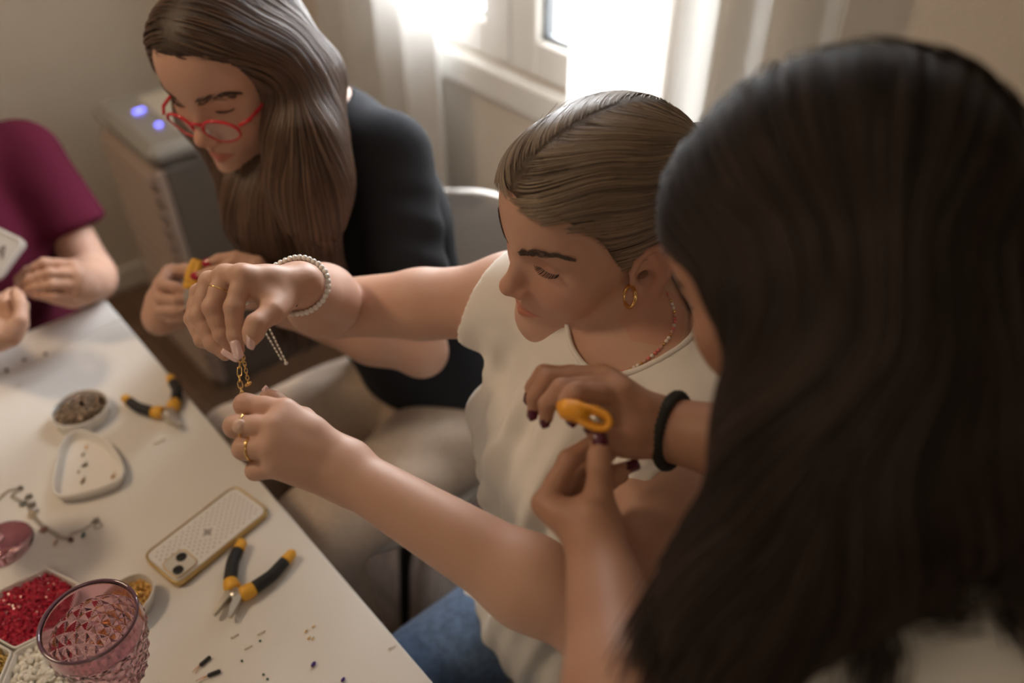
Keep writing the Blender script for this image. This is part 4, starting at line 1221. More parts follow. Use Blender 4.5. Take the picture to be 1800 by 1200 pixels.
# --- black bead strands on copper wire
copper = mat('copper_wire', (.62, .30, .14), rough=.3, metal=1.0); onyx = mat('black_onyx', (.012, .013, .016), rough=.2, coat=.3)
for lab, a_, b_, w_ in (('upper of the two short strands of black beads on copper wire', (354, 1167), (367, 1156), (338, 1181)), ('lower of the two short strands of black beads on copper wire', (368, 1186), (384, 1180), (344, 1197))):
    A_, B_, W_ = (on_plane(*q, TZ + .0026) for q in (a_, b_, w_))
    r_ = empty('bead_strand', (A_[0], A_[1], TZ)); tag(r_, lab, 'beads', 'black bead strands')
    n_ = 5
    for i in range(n_):
        MB().ball(A_ + (B_ - A_) * (i / (n_ - 1)), (.0027, .0027, .0026), 10, 7).build('bead', onyx, r_)
    MB().tube([B_, A_, A_ * .5 + W_ * .5 + np.array([0, 0, .001]), W_], .0005, 6).tube([A_, A_ * .4 + W_ * .6 + np.array([.002, 0, 0]), W_ + np.array([.004, -.001, -.001])], .0004, 6).build('wire', copper, r_)
# --- loose beads and crimps
def loose(u, v, kind, m_, size, label, name='loose_bead', grp=None, cat='bead'):
    mb = MB(); c = on_plane(u, v, TZ + size * .9)
    if kind == 'ball': mb.ball(c, (size, size, size * .85), 8, 6)
    elif kind == 'oval': mb.ball(c, (size * .8, size * 1.35, size * .8), 9, 7, np.array(Matrix.Rotation(-.5, 3, 'Z')))
    elif kind == 'tube':
        d = np.array([.6, .8, 0]) * size * 1.6; mb.tube([c - d, c + d], size * .8, 8)
    elif kind == 'wire': mb.tube([c - np.array([size * 2, size, size * .5]), c, c + np.array([size * 2, size * 1.6, -size * .3])], size * .35, 6)
    o = mb.build(name, m_); tag(o, label, cat, grp); return o
grn = mat('dark_green_bead', (.03, .10, .075), rough=.25); prp = mat('deep_violet_bead', (.06, .02, .22), rough=.15, coat=.4)
for (u, v, lab) in ((457, 1126, 'tiny dark green bead above the black strands, highest of the loose green beads'), (425, 1161, 'tiny dark green bead right of the upper black bead strand'), (463, 1185, 'tiny dark green bead, upper of the pair at the bottom edge'), (470, 1193, 'tiny dark green bead, lower of the pair at the bottom edge')):
    loose(u, v, 'ball', grn, .0015, lab, grp='loose green seed beads')
loose(551, 1167, 'oval', prp, .0030, 'deep violet oval bead alone near the table edge', grp='violet beads')
loose(603, 1194, 'oval', prp, .0026, 'deep violet bead cut by the bottom edge of the photo', grp='violet beads')
for (u, v, lab) in ((538, 1109, 'gold crimp bead, leftmost of the loose gold four'), (551, 1101, 'gold crimp bead, topmost of the loose gold four'), (543, 1121, 'gold crimp tube, left of the lower pair of gold bits'), (550, 1122, 'gold crimp tube, right of the lower pair of gold bits')):
    loose(u, v, 'tube', GOLD, .0013, lab, 'crimp_bead', 'loose gold crimps')
blur = mat('pale_brass', (.62, .52, .40), rough=.4, metal=.6)
for (u, v, lab) in ((412, 1118, 'pale brass wire snippet below the pliers jaws'), (436, 1138, 'pale brass wire snippet left of the green bead'), (459, 1112, 'pale brass wire snippet above the green bead'), (276, 778, 'bent wire snippet lying below the far pliers'), (285, 774, 'darker wire snippet touching the one below the far pliers'), (35, 676, 'thin wire snippet far down the table by the seam'), (689, 1137, 'small brass wire snippet at the right table edge')):
    loose(u, v, 'wire', blur, .0020, lab, 'wire_snippet', 'wire snippets', 'wire')
brn = mat('brown_bead', (.12, .07, .045), rough=.3)
for (u, v, lab) in ((12, 650, 'brown bead nearest the left frame edge by the seated person'), (42, 632, 'brown bead in the middle of the far row of three'), (80, 622, 'brown bead at the right end of the far row of three')):
    loose(u, v, 'ball', brn, .0035, lab, grp='brown beads at the far end')
# ------------------------------------------------------------------ the other three people
UPV = np.array([0, 0, 1.0])
def torso_prims(G, neck0, shL, shR, fwd, pelvis, infl=0.0, bust=.02, drape=.02):
    lat = _norm(shL - shR); RB = np.stack([lat, -np.cross(UPV, lat), UPV], 1)
    ax = _norm(neck0 - pelvis); RB = np.stack([lat, _norm(np.cross(ax, lat)), ax], 1); RB[:, 0] = np.cross(RB[:, 1], RB[:, 2])
    chest = neck0 - ax * .14 + fwd * .01
    G.ell(chest, (.155 + infl, .105 + infl, .17), RB, 0)
    for sh in (shL, shR):
        G.cap(neck0 - fwd * .012 - UPV * .014, sh + UPV * .012, .046 + infl, .044 + infl, .05)
        if bust: G.ell(chest + fwd * .07 + (sh - (shL + shR) / 2) * .45 - ax * .035, (.068 + infl, .055 + bust, .066), RB, .04)
    G.cap(chest - ax * .05 + fwd * drape, pelvis + ax * .08 + fwd * drape, .115 + infl, .125 + infl, .08)
    G.ell(pelvis, (.17 + infl, .125 + infl, .13), RB, .08)
    return chest, RB, lat
def arm_prims(B, sh, el, wr, r=(.046, .036, .039, .0255)):
    m = sh * .5 + el * .5; f = _norm(wr - el)
    B.cap(sh, m, r[0], (r[0] + r[1]) / 2 + .001, .03); B.cap(m, el, (r[0] + r[1]) / 2 + .001, r[1], .015)
    B.ell(el, r[1] * .98, None, .014)
    mm = el + f * .075
    A_ = SDF(); A_.cap(el + f * .01, mm, r[1], r[2], 0); A_.cap(mm, wr, r[2], r[3], .02); B.group(A_, .008)
def skirt_legs(J, pelvis, lat, fwd, knees, r=(.092, .068)):
    J.ell(pelvis - UPV * .02, (.172, .13, .12), np.stack([lat, _norm(np.cross(UPV, lat)), UPV], 1), 0)
    for o, kn in zip((-1, 1), knees):
        hip = pelvis + lat * o * .085 - UPV * .03 + fwd * .02
        J.cap(hip, kn, r[0], r[1], .05); J.cap(kn, kn - UPV * .36 - fwd * .04, r[1] - .004, .05, .03)
def nails_for(root, fingers, thumb, material, normal_bias, w=.0098, L=.012, tk=1.15):
    for f in list(fingers) + [thumb]:
        dd = _norm(f[-1] - f[-2]); nb = _norm(normal_bias(f) - dd * (normal_bias(f) @ dd))
        nail('fingernail', f[-1] + nb * (.0078 if f is thumb else .0058), dd, nb, w * (tk if f is thumb else 1), L * (tk if f is thumb else 1), material, root)

# ---------- woman with red glasses
def build_woman_black():
    R = euler_head(*BPOSE[0]); T = np.array(BPOSE[1])
    fwd = -NR
    shL = at(688, 276, 1.225); neck0 = np.array([-.285, 1.205, 1.095]); shR = neck0 * 2 - shL; shR[2] = 1.06
    pelvis = P0 + ED * .17 + NR * .46 + UPV * .565
    root = empty('person', (pelvis[0], pelvis[1], 0))
    tag(root, 'woman with long brown hair, red glasses and black T-shirt leaning over her work', 'person', 'people making jewellery at the table')
    B = SDF(); W = add_head(B, R, T)
    B.cap(W((0, -.030, -.045)), neck0 - fwd * .01, .050, .055, .02); B.cap(W((0, -.002, -.078)), neck0 + fwd * .03 - UPV * .01, .030, .034, .02)
    TG = SDF(); chest, RB, lat = torso_prims(TG, neck0, shL, shR, fwd, pelvis, -.012, .0); B.group(TG, .02)
    elL, wrL = at(742, 618, 1.215), at(500, 540, 1.165)
    elR, wrR = at(330, 640, 1.40), at(238, 545, 1.225)
    elR = shR + _norm(np.array([-.05, -.10, -.25])) * .27; 
    hR = at(282, 560, 1.235)
    arm_prims(B, shL, elL, wrL); arm_prims(B, shR, elR, hR)
    fL = [[at(452, 462, 1.13), at(415, 452, 1.125), at(385, 455, 1.125), at(368, 461, 1.125)],
          [at(448, 478, 1.125), at(405, 470, 1.115), at(370, 478, 1.115), at(348, 484, 1.117)],
          [at(448, 497, 1.125), at(408, 490, 1.115), at(372, 497, 1.115), at(349, 505, 1.118)],
          [at(450, 515, 1.13), at(415, 510, 1.122), at(385, 514, 1.122), at(366, 520, 1.124)]]
    tL = [at(478, 520, 1.125), at(440, 530, 1.11), at(405, 530, 1.105), at(378, 525, 1.108)]
    add_hand(B, wrL, fL, tL)
    fR = [[at(296, 480, 1.215), at(285, 500, 1.18), at(310, 505, 1.172), at(328, 511, 1.172)],
          [at(285, 505, 1.21), at(281, 525, 1.175), at(310, 527, 1.168), at(332, 525, 1.170)],
          [at(280, 530, 1.21), at(281, 545, 1.178), at(310, 545, 1.170), at(332, 541, 1.172)],
          [at(284, 548, 1.215), at(300, 560, 1.185), at(320, 558, 1.18), at(338, 553, 1.182)]]
    tR = [at(300, 505, 1.245), at(305, 478, 1.225), at(325, 474, 1.205), at(342, 478, 1.19)]
    add_hand(B, hR * .5 + at(268, 520, 1.25) * .5, fR, tR)
    zc = pelvis[2] + .10
    B.fn(lambda P: zc - P[..., 2], 0, -2)
    skin_mesh('body', B, .0026, root, R, T, lips=(.86, .50, .51))
    # T-shirt
    blk = mat('black_jersey', (.020, .021, .025), rough=.92, spec=.25, bump=(700, .2, .0006))
    G = SDF(); torso_prims(G, neck0, shL, shR, fwd, pelvis, .004, .015, .03)
    nax = _norm(UPV + fwd * .55)
    sl = shL + (elL - shL) * .86
    S1 = SDF(); S1.cap(shL + UPV * .004, sl, .060, .056, 0)
    cutd = _norm(elL - shL)
    S1.fn(lambda P: (P - (shL + (elL - shL) * .82)) @ cutd, .004, -2); G.group(S1, .03)
    S2 = SDF(); S2.cap(shR, shR + (elR - shR) * .8, .058, .055, 0); cd2 = _norm(elR - shR)
    S2.fn(lambda P: (P - (shR + (elR - shR) * .72)) @ cd2, .004, -2); G.group(S2, .03)
    G.cap(neck0 + nax * .3, neck0 - nax * .1 + fwd * .02, .066, .066, .004, -1)
    G.fn(lambda P: pelvis[2] + .055 - P[..., 2], .006, -2)
    def folds(V):
        q = (V - shL) @ cutd
        near = np.exp(-(np.linalg.norm(np.cross(V - shL, cutd), axis=1) / .09) ** 2)
        return .0040 * near * np.sin(q * 95 + 3 * np.sin((V @ NR) * 18)) * np.clip((q - .03) / .08, 0, 1) + .003 * noise3(V, 12, 22)
    sdf_part('tshirt', G, .004, blk, root, 2, folds)
    # trousers
    lin = mat('beige_linen', (.54, .42, .325), rough=.9, noise=(120, .08), bump=(500, .2, .0006), sheen=.2)
    J = SDF()
    kR = P0 + ED * .30 + NR * .06 + UPV * .56; kL = P0 + ED * .03 + NR * .05 + UPV * .575
    skirt_legs(J, pelvis, lat, fwd, (kR, kL), (.105, .074))
    sdf_part('trousers', J, .006, lin, root, 2, lambda V: .004 * noise3(V, 21, 16) + .003 * np.sin((V @ ED) * 70 + 4 * np.sin((V @ NR) * 12)))
    # hair: centre parting, long and straight
    Wl = lambda P: (P - T) @ R
    cap_m = mat('brown_hair_base', (.050, .030, .020), rough=.55, noise=(120, .3))
    strand = hair_mat('brown_hair', (.045, .026, .017), (.17, .095, .058), .36)
    H = SDF()
    C0 = SDF(); C0.ell(W((0, -.012, .034)), (.083, .110, .094), R, 0); C0.ell(W((0, .035, .045)), (.074, .060, .062), R, .03)
    yk = np.array([-.2, -.02, .00, .02, .04, .06, .075, .095, .12]); zk = np.array([-.30, -.30, .00, .040, .056, .066, .074, .074, .074])
    def hl(P):
        L = Wl(P); x = np.abs(L[..., 0]); y = L[..., 1]
        zz = np.interp(y, yk, zk) + .010 * np.clip(x / .06, 0, 1) ** 2 * 0 - .012 * np.clip((x - .035) / .045, 0, 1) * (y > .0)
        return (zz - L[..., 2]) * .6
    C0.fn(hl, .012, -2)
    H.group(C0, 0)
    lathair = [W((-.078, .014, .035)), W((-.086, .004, -.020)), at(524, 240, 1.085), at(536, 320, 1.09), at(546, 385, 1.095)]
    lb = [W((-.070, -.040, .030)), W((-.084, -.045, -.020)), at(548, 250, 1.11), at(556, 330, 1.11), at(566, 395, 1.115)]
    lc = [W((-.078, .000, .030)), W((-.088, -.010, -.03)), at(540, 250, 1.080), at(548, 330, 1.085), at(556, 395, 1.09)]
    ra = [W((.070, .030, .020)), W((.076, .030, -.06)), at(446, 352, 1.16), at(450, 395, 1.16), at(462, 425, 1.165)]
    rb = [W((.06, -.03, .0)), W((.070, -.02, -.07)), at(480, 345, 1.165), at(494, 400, 1.165), at(500, 425, 1.17)]
    for c, r in ((lathair, (.014, .014, .020, .020, .012)), (lb, (.022, .027, .027, .025, .013)), (lc, (.018, .022, .026, .026, .014)), (ra, (.014, .016, .024, .024, .016)), (rb, (.02, .026, .035, .03, .018))):
        H.chain(c, np.array(r) * 1.04, .04, .05)
    H.cap(W((0, -.070, .0)), W((0, -.07, -.12)), .055, .05, .04)
    xp = 0.004
    partp = [W((xp, y, z)) for y, z in ((.10, .082), (.080, .108), (.05, .126), (.01, .134))]
    for a_, b_ in zip(partp, partp[1:]): H.cap(a_, b_, .0065, .005, .003, -1)
    hair, V, F = sdf_part('hair', H, .004, cap_m, root, 1)
    N = vnormals(V, F); L = Wl(V)
    ok = np.where(((V - EYE) * N).sum(1) < .25)[0]
    st = V[rng.choice(ok, 3600)]
    tips = at(560, 440, 1.09)
    def flow(P, i):
        l = Wl(P); onhead = np.clip((l[:, 2] - .0) / .06, 0, 1)[:, None]
        side = np.sign(l[:, 0] - xp)
        t = np.stack([side * 1.0, -.35 * np.ones(len(l)), -.35 * np.ones(len(l))], 1) @ R.T
        dn = np.array([.035, .0, -1.0]) + (fwd * .05)
        return t * onhead + dn * (1.15 - onhead)
    for s_, n_ in ((st, 22),):
        P, Nn = trace(V, F, s_, flow, .0095, n_, T[2] - .16)
        ko = np.linalg.norm(np.diff(P, axis=1), axis=2).max(1) < .03
        P = P[ko]; P = P + Nn[ko] * (.0008 + rng.uniform(0, .0030, (len(P), 1, 1)))
        P += noise3(P, 19, 45)[..., None] * .0010
        hair_curves('hair_strands', P, .0007, strand, hair, stuff=True)
    browm = hair_mat('brown_brow_hair', (.05, .03, .02), (.10, .06, .042), .6); lash = hair_mat('brown_lash_hair', (.01, .008, .007), (.02, .014, .012), .5)
    for sx in (-1, 1): brow(root, B, W, R, sx, browm, 110, pts=[(.011, .0935, .0195), (.021, .0915, .0235), (.033, .0850, .0270), (.044, .0750, .0270), (.051, .0660, .0235)]); lashes(root, W, sx, lash, 36, .007)
    # glasses, slid down the nose
    redf = mat('red_acetate', (.60, .020, .035), rough=.22, coat=.4)
    lensm = mat('spectacle_lens', (1, 1, 1), rough=.02, spec=.5, transp=.86)
    fr = None; cz, cy = -.021, .102
    for sx in (-1, 1):
        t = np.linspace(0, 2 * np.pi, 40, endpoint=False)
        lens = np.stack([sx * (.0325 + .0245 * np.cos(t) * (1 + .06 * np.sin(t))), cy - .012 * np.clip((.0265 * np.cos(t) + .03) / .06, 0, 1) ** 2 - .006 * (np.sin(t) < 0) * np.abs(np.sin(t)), cz + .0175 * np.sin(t) * (1 - .10 * np.cos(t))], -1)
        LW = np.array([W(p) for p in lens])
        mb = MB().tube(LW, np.where(np.sin(t) > .1, .0022, .0013), 8, closed=True)
        if fr is None: fr = mb.build('glasses', redf, root)
        else: mb.build('rim', redf, fr)
        lm = MB(); lm.add(np.vstack([LW.mean(0)[None], LW]), [(0, 1 + i, 1 + (i + 1) % 40) for i in range(40)]); lm.build('lens', lensm, fr)
        MB().tube([W((sx * .060, .092, cz + .010)), W((sx * .069, .080, cz + .012)), W((sx * .074, .03, cz + .018)), W((sx * .076, -.01, cz + .022))], [.0022, .0024, .0018, .0015], 8).build('temple', redf, fr)
        MB().ball(W((sx * .0085, .0965, cz - .004)), (.0022, .0035, .005), 8, 6, R).build('nose_pad', mat('clear_pad', (.8, .7, .68), rough=.2), fr)
    MB().tube([W((-.0085, cy, cz + .010)), W((0, cy + .003, cz + .013)), W((.0085, cy, cz + .010))], .0022, 8).build('bridge', redf, fr)
    rn = mat('red_nail', (.42, .012, .035), rough=.15, coat=.6)
    nails_for(root, fL, tL, rn, lambda f: EYE - f[-1] + UPV * .4, .0120, .0175); nails_for(root, fR, tR, rn, lambda f: EYE - f[-1] + UPV * .5, .0120, .0185)
    # pendant glint at the chest
    e = at(541, 382, 1.06); q = MB().ball(e, (.004, .003, .005), 8, 6).build('red_pendant', rn, root)
    return dict(root=root, pelvis=pelvis)
BPOSE = ((157.5, -12.0, 2.5), (-.366, 1.073, 1.228))
womanB = build_woman_black()
pl_b = at(336, 512, 1.150)
pliers('yellow-handled pliers held between the red-nailed hands', pl_b, [at(330, 545, 1.165), at(337, 546, 1.16)], [at(337, 508, 1.150), at(334, 498, 1.148), at(337, 478, 1.148), at(346, 455, 1.150)], [at(338, 508, 1.150), at(343, 497, 1.148), at(347, 480, 1.148), at(352, 458, 1.150)], z0=pl_b[2], axis=EYE - pl_b, grp=None, black=False)

# ---------- dark-haired woman in the foreground
def build_woman_dark():
    R = euler_head(42, -32, 0); T = at(1440, 490, .568)
    fwd = np.array([-.94, .34, 0])
    neck0 = T + np.array([.065, -.075, -.140]); shL = neck0 + np.array([-.01, -.150, -.020]); shR = neck0 + np.array([.07, .155, -.04])
    pelvis = neck0 + np.array([.20, -.09, -.50])
    root = empty('person', (pelvis[0], pelvis[1], 0))
    tag(root, 'dark-haired woman in the foreground seen from behind, working with orange pliers', 'person', 'people making jewellery at the table')
    B = SDF(); W = add_head(B, R, T)
    B.cap(W((0, -.030, -.045)), neck0, .050, .055, .02); B.cap(W((0, -.002, -.078)), neck0 + fwd * .03 - UPV * .01, .030, .034, .02)
    TG = SDF(); chest, RB, lat = torso_prims(TG, neck0, shL, shR, fwd, pelvis, -.012, 0); B.group(TG, .02)
    wrR, elR = at(1168, 752, .705), at(1600, 850, .60)
    wrL, elL = at(1046, 945, .650), at(1140, 1420, .475)
    arm_prims(B, shR, elR, wrR, (.044, .037, .038, .0260)); arm_prims(B, shL, elL, wrL, (.044, .037, .038, .0235))
    fR = [[at(1090, 692, .680), at(1012, 690, .662), at(994, 714, .664), at(1004, 734, .668)],
          [at(1074, 672, .692), at(987, 683, .678), at(962, 710, .680), at(960, 736, .684)],
          [at(1058, 660, .708), at(962, 666, .696), at(940, 698, .698), at(938, 724, .700)],
          [at(1048, 658, .726), at(955, 655, .716), at(936, 680, .718), at(932, 698, .718)]]
    tR = [at(1128, 772, .690), at(1095, 778, .672), at(1062, 768, .664), at(1042, 752, .662)]
    add_hand(B, wrR, fR, tR, web=True, palm=(wrR * .6 + fR[1][0] * .4 - UPV * .004, fR[2][0] * .6 + tR[1] * .4))
    fL = [[at(956, 884, .665), at(1000, 808, .668), at(1030, 788, .676), at(1044, 774, .680)],
          [at(962, 892, .682), at(1012, 822, .700), at(1062, 800, .692), at(1092, 782, .685)],
          [at(975, 905, .700), at(1024, 842, .716), at(1078, 832, .702), at(1112, 818, .694)],
          [at(990, 915, .712), at(1034, 862, .722), at(1070, 850, .712), at(1096, 838, .704)]]
    tL = [at(1050, 915, .652), at(1052, 868, .640), at(1054, 822, .640), at(1053, 782, .646)]
    add_hand(B, wrL, fL, tL)
    zc = pelvis[2] + .15
    B.fn(lambda P: zc - P[..., 2], 0, -2)
    skin_mesh('body', B, .0026, root, R, T, material=mat('tanned_skin', (0.43, 0.228, 0.150), rough=0.48, spec=0.35, sss=0.12, tint=True, bump=(420, 0.12, 0.0006)))
    for sx in (-1, 1):
        brow(root, B, W, R, sx, hair_mat('black_brow_hair', (.02, .014, .01), (.05, .035, .026), .6), 130); lashes(root, W, sx, hair_mat('black_lash_hair', (.01, .008, .007), (.02, .014, .012), .5), 30, .008)
    wn_ = mat('burgundy_nail', (.085, .008, .022), rough=.14, coat=.6)
    nails_for(root, fR, tR, wn_, lambda f: EYE - f[-1] - RT * .3, .0098, .013); nails_for(root, fL[1:3], tL, wn_, lambda f: EYE - f[-1] + RT * .2, .0100, .015, 1.32)
    # white blouse
    cot = mat('white_cotton', (0.80, 0.76, 0.70))
    G = SDF(); torso_prims(G, neck0, shL, shR, fwd, pelvis, .006, .01, .02)
    for sh, el in ((shL, elL), (shR, elR)):
        S1 = SDF(); S1.cap(sh + UPV * .004, sh + (el - sh) * .55, .060, .060, 0); cd = _norm(el - sh)
        S1.fn(lambda P, sh=sh, el=el, cd=cd: (P - (sh + (el - sh) * .5)) @ cd, .004, -2); G.group(S1, .03)
    nax = _norm(UPV + fwd * .4)
    G.cap(neck0 + nax * .3, neck0 - nax * .1 + fwd * .02, .070, .070, .004, -1)
    G.fn(lambda P: pelvis[2] - .06 - P[..., 2], .006, -2)
    sdf_part('blouse', G, .005, cot, root, 2, lambda V: .004 + .003 * noise3(V, 33, 25) + .002 * np.sin((V @ ED) * 90))
    den = mat('black_denim', (.02, .02, .024), rough=.9)
    J = SDF(); lt = _norm(shL - shR); skirt_legs(J, pelvis, lt, fwd, (pelvis + fwd * .38 + np.array([.03, .1, -.05]), pelvis + fwd * .38 - np.array([.03, .06, .05])))
    sdf_part('trousers', J, .008, den, root, 2)
    # long loose hair
    Wl = lambda P: (P - T) @ R
    cap_m = mat('black_hair_base', (.016, .0115, .0095), rough=.65, spec=.2, noise=(90, .3))
    strand = hair_mat('black_brown_hair', (.012, .0085, .007), (.050, .033, .025), .5, .22)
    H = SDF(); C0 = SDF()
    C0.ell(W((0, -.012, .034)), (.0790, .110, .094), R, 0); C0.ell(W((0, .046, .048)), (.0610, .0500, .0550), R, .03); C0.ell(W((0, -.035, .050)), (.086, .105, .095), R, .03)
    yk = np.array([-.2, -.01, .005, .02, .04, .06, .09, .11]); zk = np.array([-.3, -.3, -.03, .028, .044, .050, .052, .052])
    C0.fn(lambda P: (np.interp(Wl(P)[..., 1], yk, zk) - Wl(P)[..., 2]) * .6, .008, -2)
    H.group(C0, 0)
    locks = [([W((-.074, -.004, .030)), at(1382, 570, .515), at(1402, 720, .50), at(1368, 880, .505), at(1318, 1010, .50), at(1245, 1180, .49)], (.012, .022, .028, .034, .034, .026)),
             ([W((-.076, -.030, .030)), at(1455, 570, .480), at(1478, 760, .470), at(1430, 920, .470), at(1365, 1050, .468), at(1300, 1190, .46)], (.018, .032, .042, .040, .030, .016)),
             ([W((-.080, -.055, .030)), at(1560, 560, .475), at(1600, 720, .470), at(1580, 840, .470), at(1540, 930, .470), at(1490, 1000, .470)], (.022, .036, .042, .042, .036, .022)),
             ([W((-.06, -.085, .020)), at(1690, 520, .50), at(1730, 700, .49), at(1735, 800, .49), at(1715, 880, .49), at(1690, 940, .49)], (.028, .038, .044, .042, .034, .016)),
             ([W((.0, -.10, .020)), at(1800, 600, .56), at(1820, 800, .54), at(1830, 950, .52), at(1850, 1100, .51)], (.030, .040, .042, .036, .022)),
             ([W((.06, -.06, .0)), at(1600, 640, .62), at(1640, 780, .61), at(1660, 900, .60)], (.03, .04, .04, .03))]
    for c, r in locks:
        c = np.array(c); k = np.linspace(0, len(c) - 1, 3 * len(c)); cc_ = np.stack([np.interp(k, np.arange(len(c)), c[:, i]) for i in range(3)], 1)
        for _ in range(3): cc_[1:-1] = (cc_[:-2] + 2 * cc_[1:-1] + cc_[2:]) / 4
        rr_ = np.interp(k, np.arange(len(r)), r)
        cc_ += np.stack([.006 * np.sin(k * 3.1 + r[0] * 900), .004 * np.cos(k * 2.7), 0 * k], 1) * np.clip(k - 1.2, 0, 1)[:, None]
        H.chain(cc_, rr_, .02, .026)
    hair, V, F = sdf_part('hair', H, .004, cap_m, root, 1)
    N = vnormals(V, F)
    ok = np.where(((V - EYE) * N).sum(1) < .1)[0]
    st = V[rng.choice(ok, 3600)]
    def flow(P, i):
        l = Wl(P); onhead = np.clip((l[:, 2] + .0) / .06, 0, 1)[:, None]
        side = np.sign(l[:, 0] - .01)
        t = np.stack([side * .9, -.55 * np.ones(len(l)), -.3 * np.ones(len(l))], 1) @ R.T
        dn = np.stack([-.10 + .25 * np.sin(P[:, 2] * 45 + P[:, 1] * 20), .15 * np.cos(P[:, 2] * 38), -np.ones(len(P))], 1)
        return t * onhead + dn * (1.1 - onhead)
    P, Nn = trace(V, F, st, flow, .0085, 22, T[2] - .22)
    ko = np.linalg.norm(np.diff(P, axis=1), axis=2).max(1) < .03
    P = P[ko] + Nn[ko] * (.0008 + rng.uniform(0, .0045, (len(P), 1, 1)))
    P += noise3(P, 29, 35)[..., None] * .0016
    hair_curves('hair_strands', P, .0006, strand, hair, stuff=True)
    # loose wisps that hang free of the mass
    ws = []
    for c0, c1, c2, c3 in (((1230, 1000, .50), (1170, 1080, .50), (1150, 1140, .495), (1135, 1210, .49)), ((1300, 860, .52), (1215, 960, .52), (1160, 1060, .51), (1120, 1150, .50)), ((1560, 980, .45), (1530, 1080, .445), (1550, 1150, .44), (1530, 1230, .44)), ((1620, 930, .45), (1600, 1040, .44), (1640, 1080, .44), (1720, 1060, .44)), ((1740, 900, .46), (1770, 1000, .455), (1790, 1080, .45), (1830, 1130, .45)), ((1330, 1000, .47), (1290, 1080, .465), (1240, 1150, .46), (1200, 1230, .46))):
        A_ = np.array([at(*c) for c in (c0, c1, c2, c3)])
        for k in range(70):
            t = np.linspace(0, 3, 18); Q = np.stack([np.interp(t, np.arange(4), A_[:, i]) for i in range(3)], 1)
            for _ in range(3): Q[1:-1] = (Q[:-2] + 2 * Q[1:-1] + Q[2:]) / 4
            off = rng.normal(0, .0065, 3); Q = Q + off * np.linspace(.6, 1.4, 18)[:, None] + .002 * np.sin(t * 2 + rng.uniform(0, 6))[:, None]
            ws.append(Q)
    hair_curves('hair_wisps', np.array(ws), .00045, strand, hair, stuff=True)
    # plaited black bracelet
    cbr = at(1182, 757, .700); axb = _norm(elR - wrR); a_ = _norm(np.cross(axb, FW)); b_ = np.cross(axb, a_)
    br = None; t = np.linspace(0, 2 * np.pi, 120, endpoint=False); rb = .0305
    bm = mat('black_cord', (.018, .016, .014), rough=.75)
    for k in range(3):
        ph = k * 2 * np.pi / 3
        rr_ = rb + .0022 * np.cos(t * 14 + ph); zz = .0030 * np.sin(t * 14 + ph)
        Q = cbr + rr_[:, None] * (np.cos(t)[:, None] * a_ + np.sin(t)[:, None] * b_) + zz[:, None] * axb
        o = MB().tube(Q, .0027, 7, closed=True).build('bracelet' if br is None else 'cord', bm, root if br is None else br)
        if br is None: br = o; br['label'] = 'plaited black cord bracelet'
    # white hair-strap detail / bra strap edge of the blouse is left plain
    return dict(root=root, fR=fR)
womanC = build_woman_dark()
pc_ = at(1030, 728, .650)
hp_ = empty('pliers', pc_); tag(hp_, 'orange-handled pliers gripped in the dark-nailed hand', 'pliers')
orange = mat('orange_grip', (.86, .36, .025), rough=.42)
q0, q1, q2, q3 = at(990, 718, .656), at(1012, 722, .652), at(1036, 732, .650), at(1064, 742, .648)
MB().tube([q0 - _norm(q1 - q0) * .003, q0, q0 * .5 + q1 * .5, q1, q2], [.0045, .0078, .0088, .0090, .0084], 18).build('grip', orange, hp_)
dq = _norm(q3 - q1); nq = _norm(_norm(EYE - q2) - dq * (_norm(EYE - q2) @ dq)); sq = np.cross(dq, nq)
tq = np.linspace(0, 2 * np.pi, 44, endpoint=False); mid = at(1044, 735, .645)
sx_ = np.sign(np.cos(tq)) * np.abs(np.cos(tq)) ** .75
MB().tube(mid + (.0128 * sx_)[:, None] * dq + (.0066 * np.sin(tq))[:, None] * sq, .0030, 10, closed=True, flat=(1.0, 1.0)).build('collar_loop', orange, hp_)
MB().tube([mid - dq * .010 - nq * .004, mid - nq * .004, mid + dq * .011 - nq * .004], [.0060, .0066, .0052], 12).build('collar_back', orange, hp_)
MB().tube([mid - dq * .006, mid + dq * .002 + nq * .001, mid + dq * .009], [.0022, .0034, .0024], 10).ball(mid + dq * .001 + nq * .002, .0030, 10, 7).build('steel_joint', steel, hp_)
MB().tube([mid - nq * .006, at(1040, 752, .672), at(1040, 765, .690)], [.0045, .0040, .0020], 10).build('jaw', steel, hp_)
MB().tube([q0, at(1020, 700, .675), at(1075, 705, .700), at(1120, 735, .715)], [.0070, .0066, .0064, .0060], 12).build('second_grip', orange, hp_)

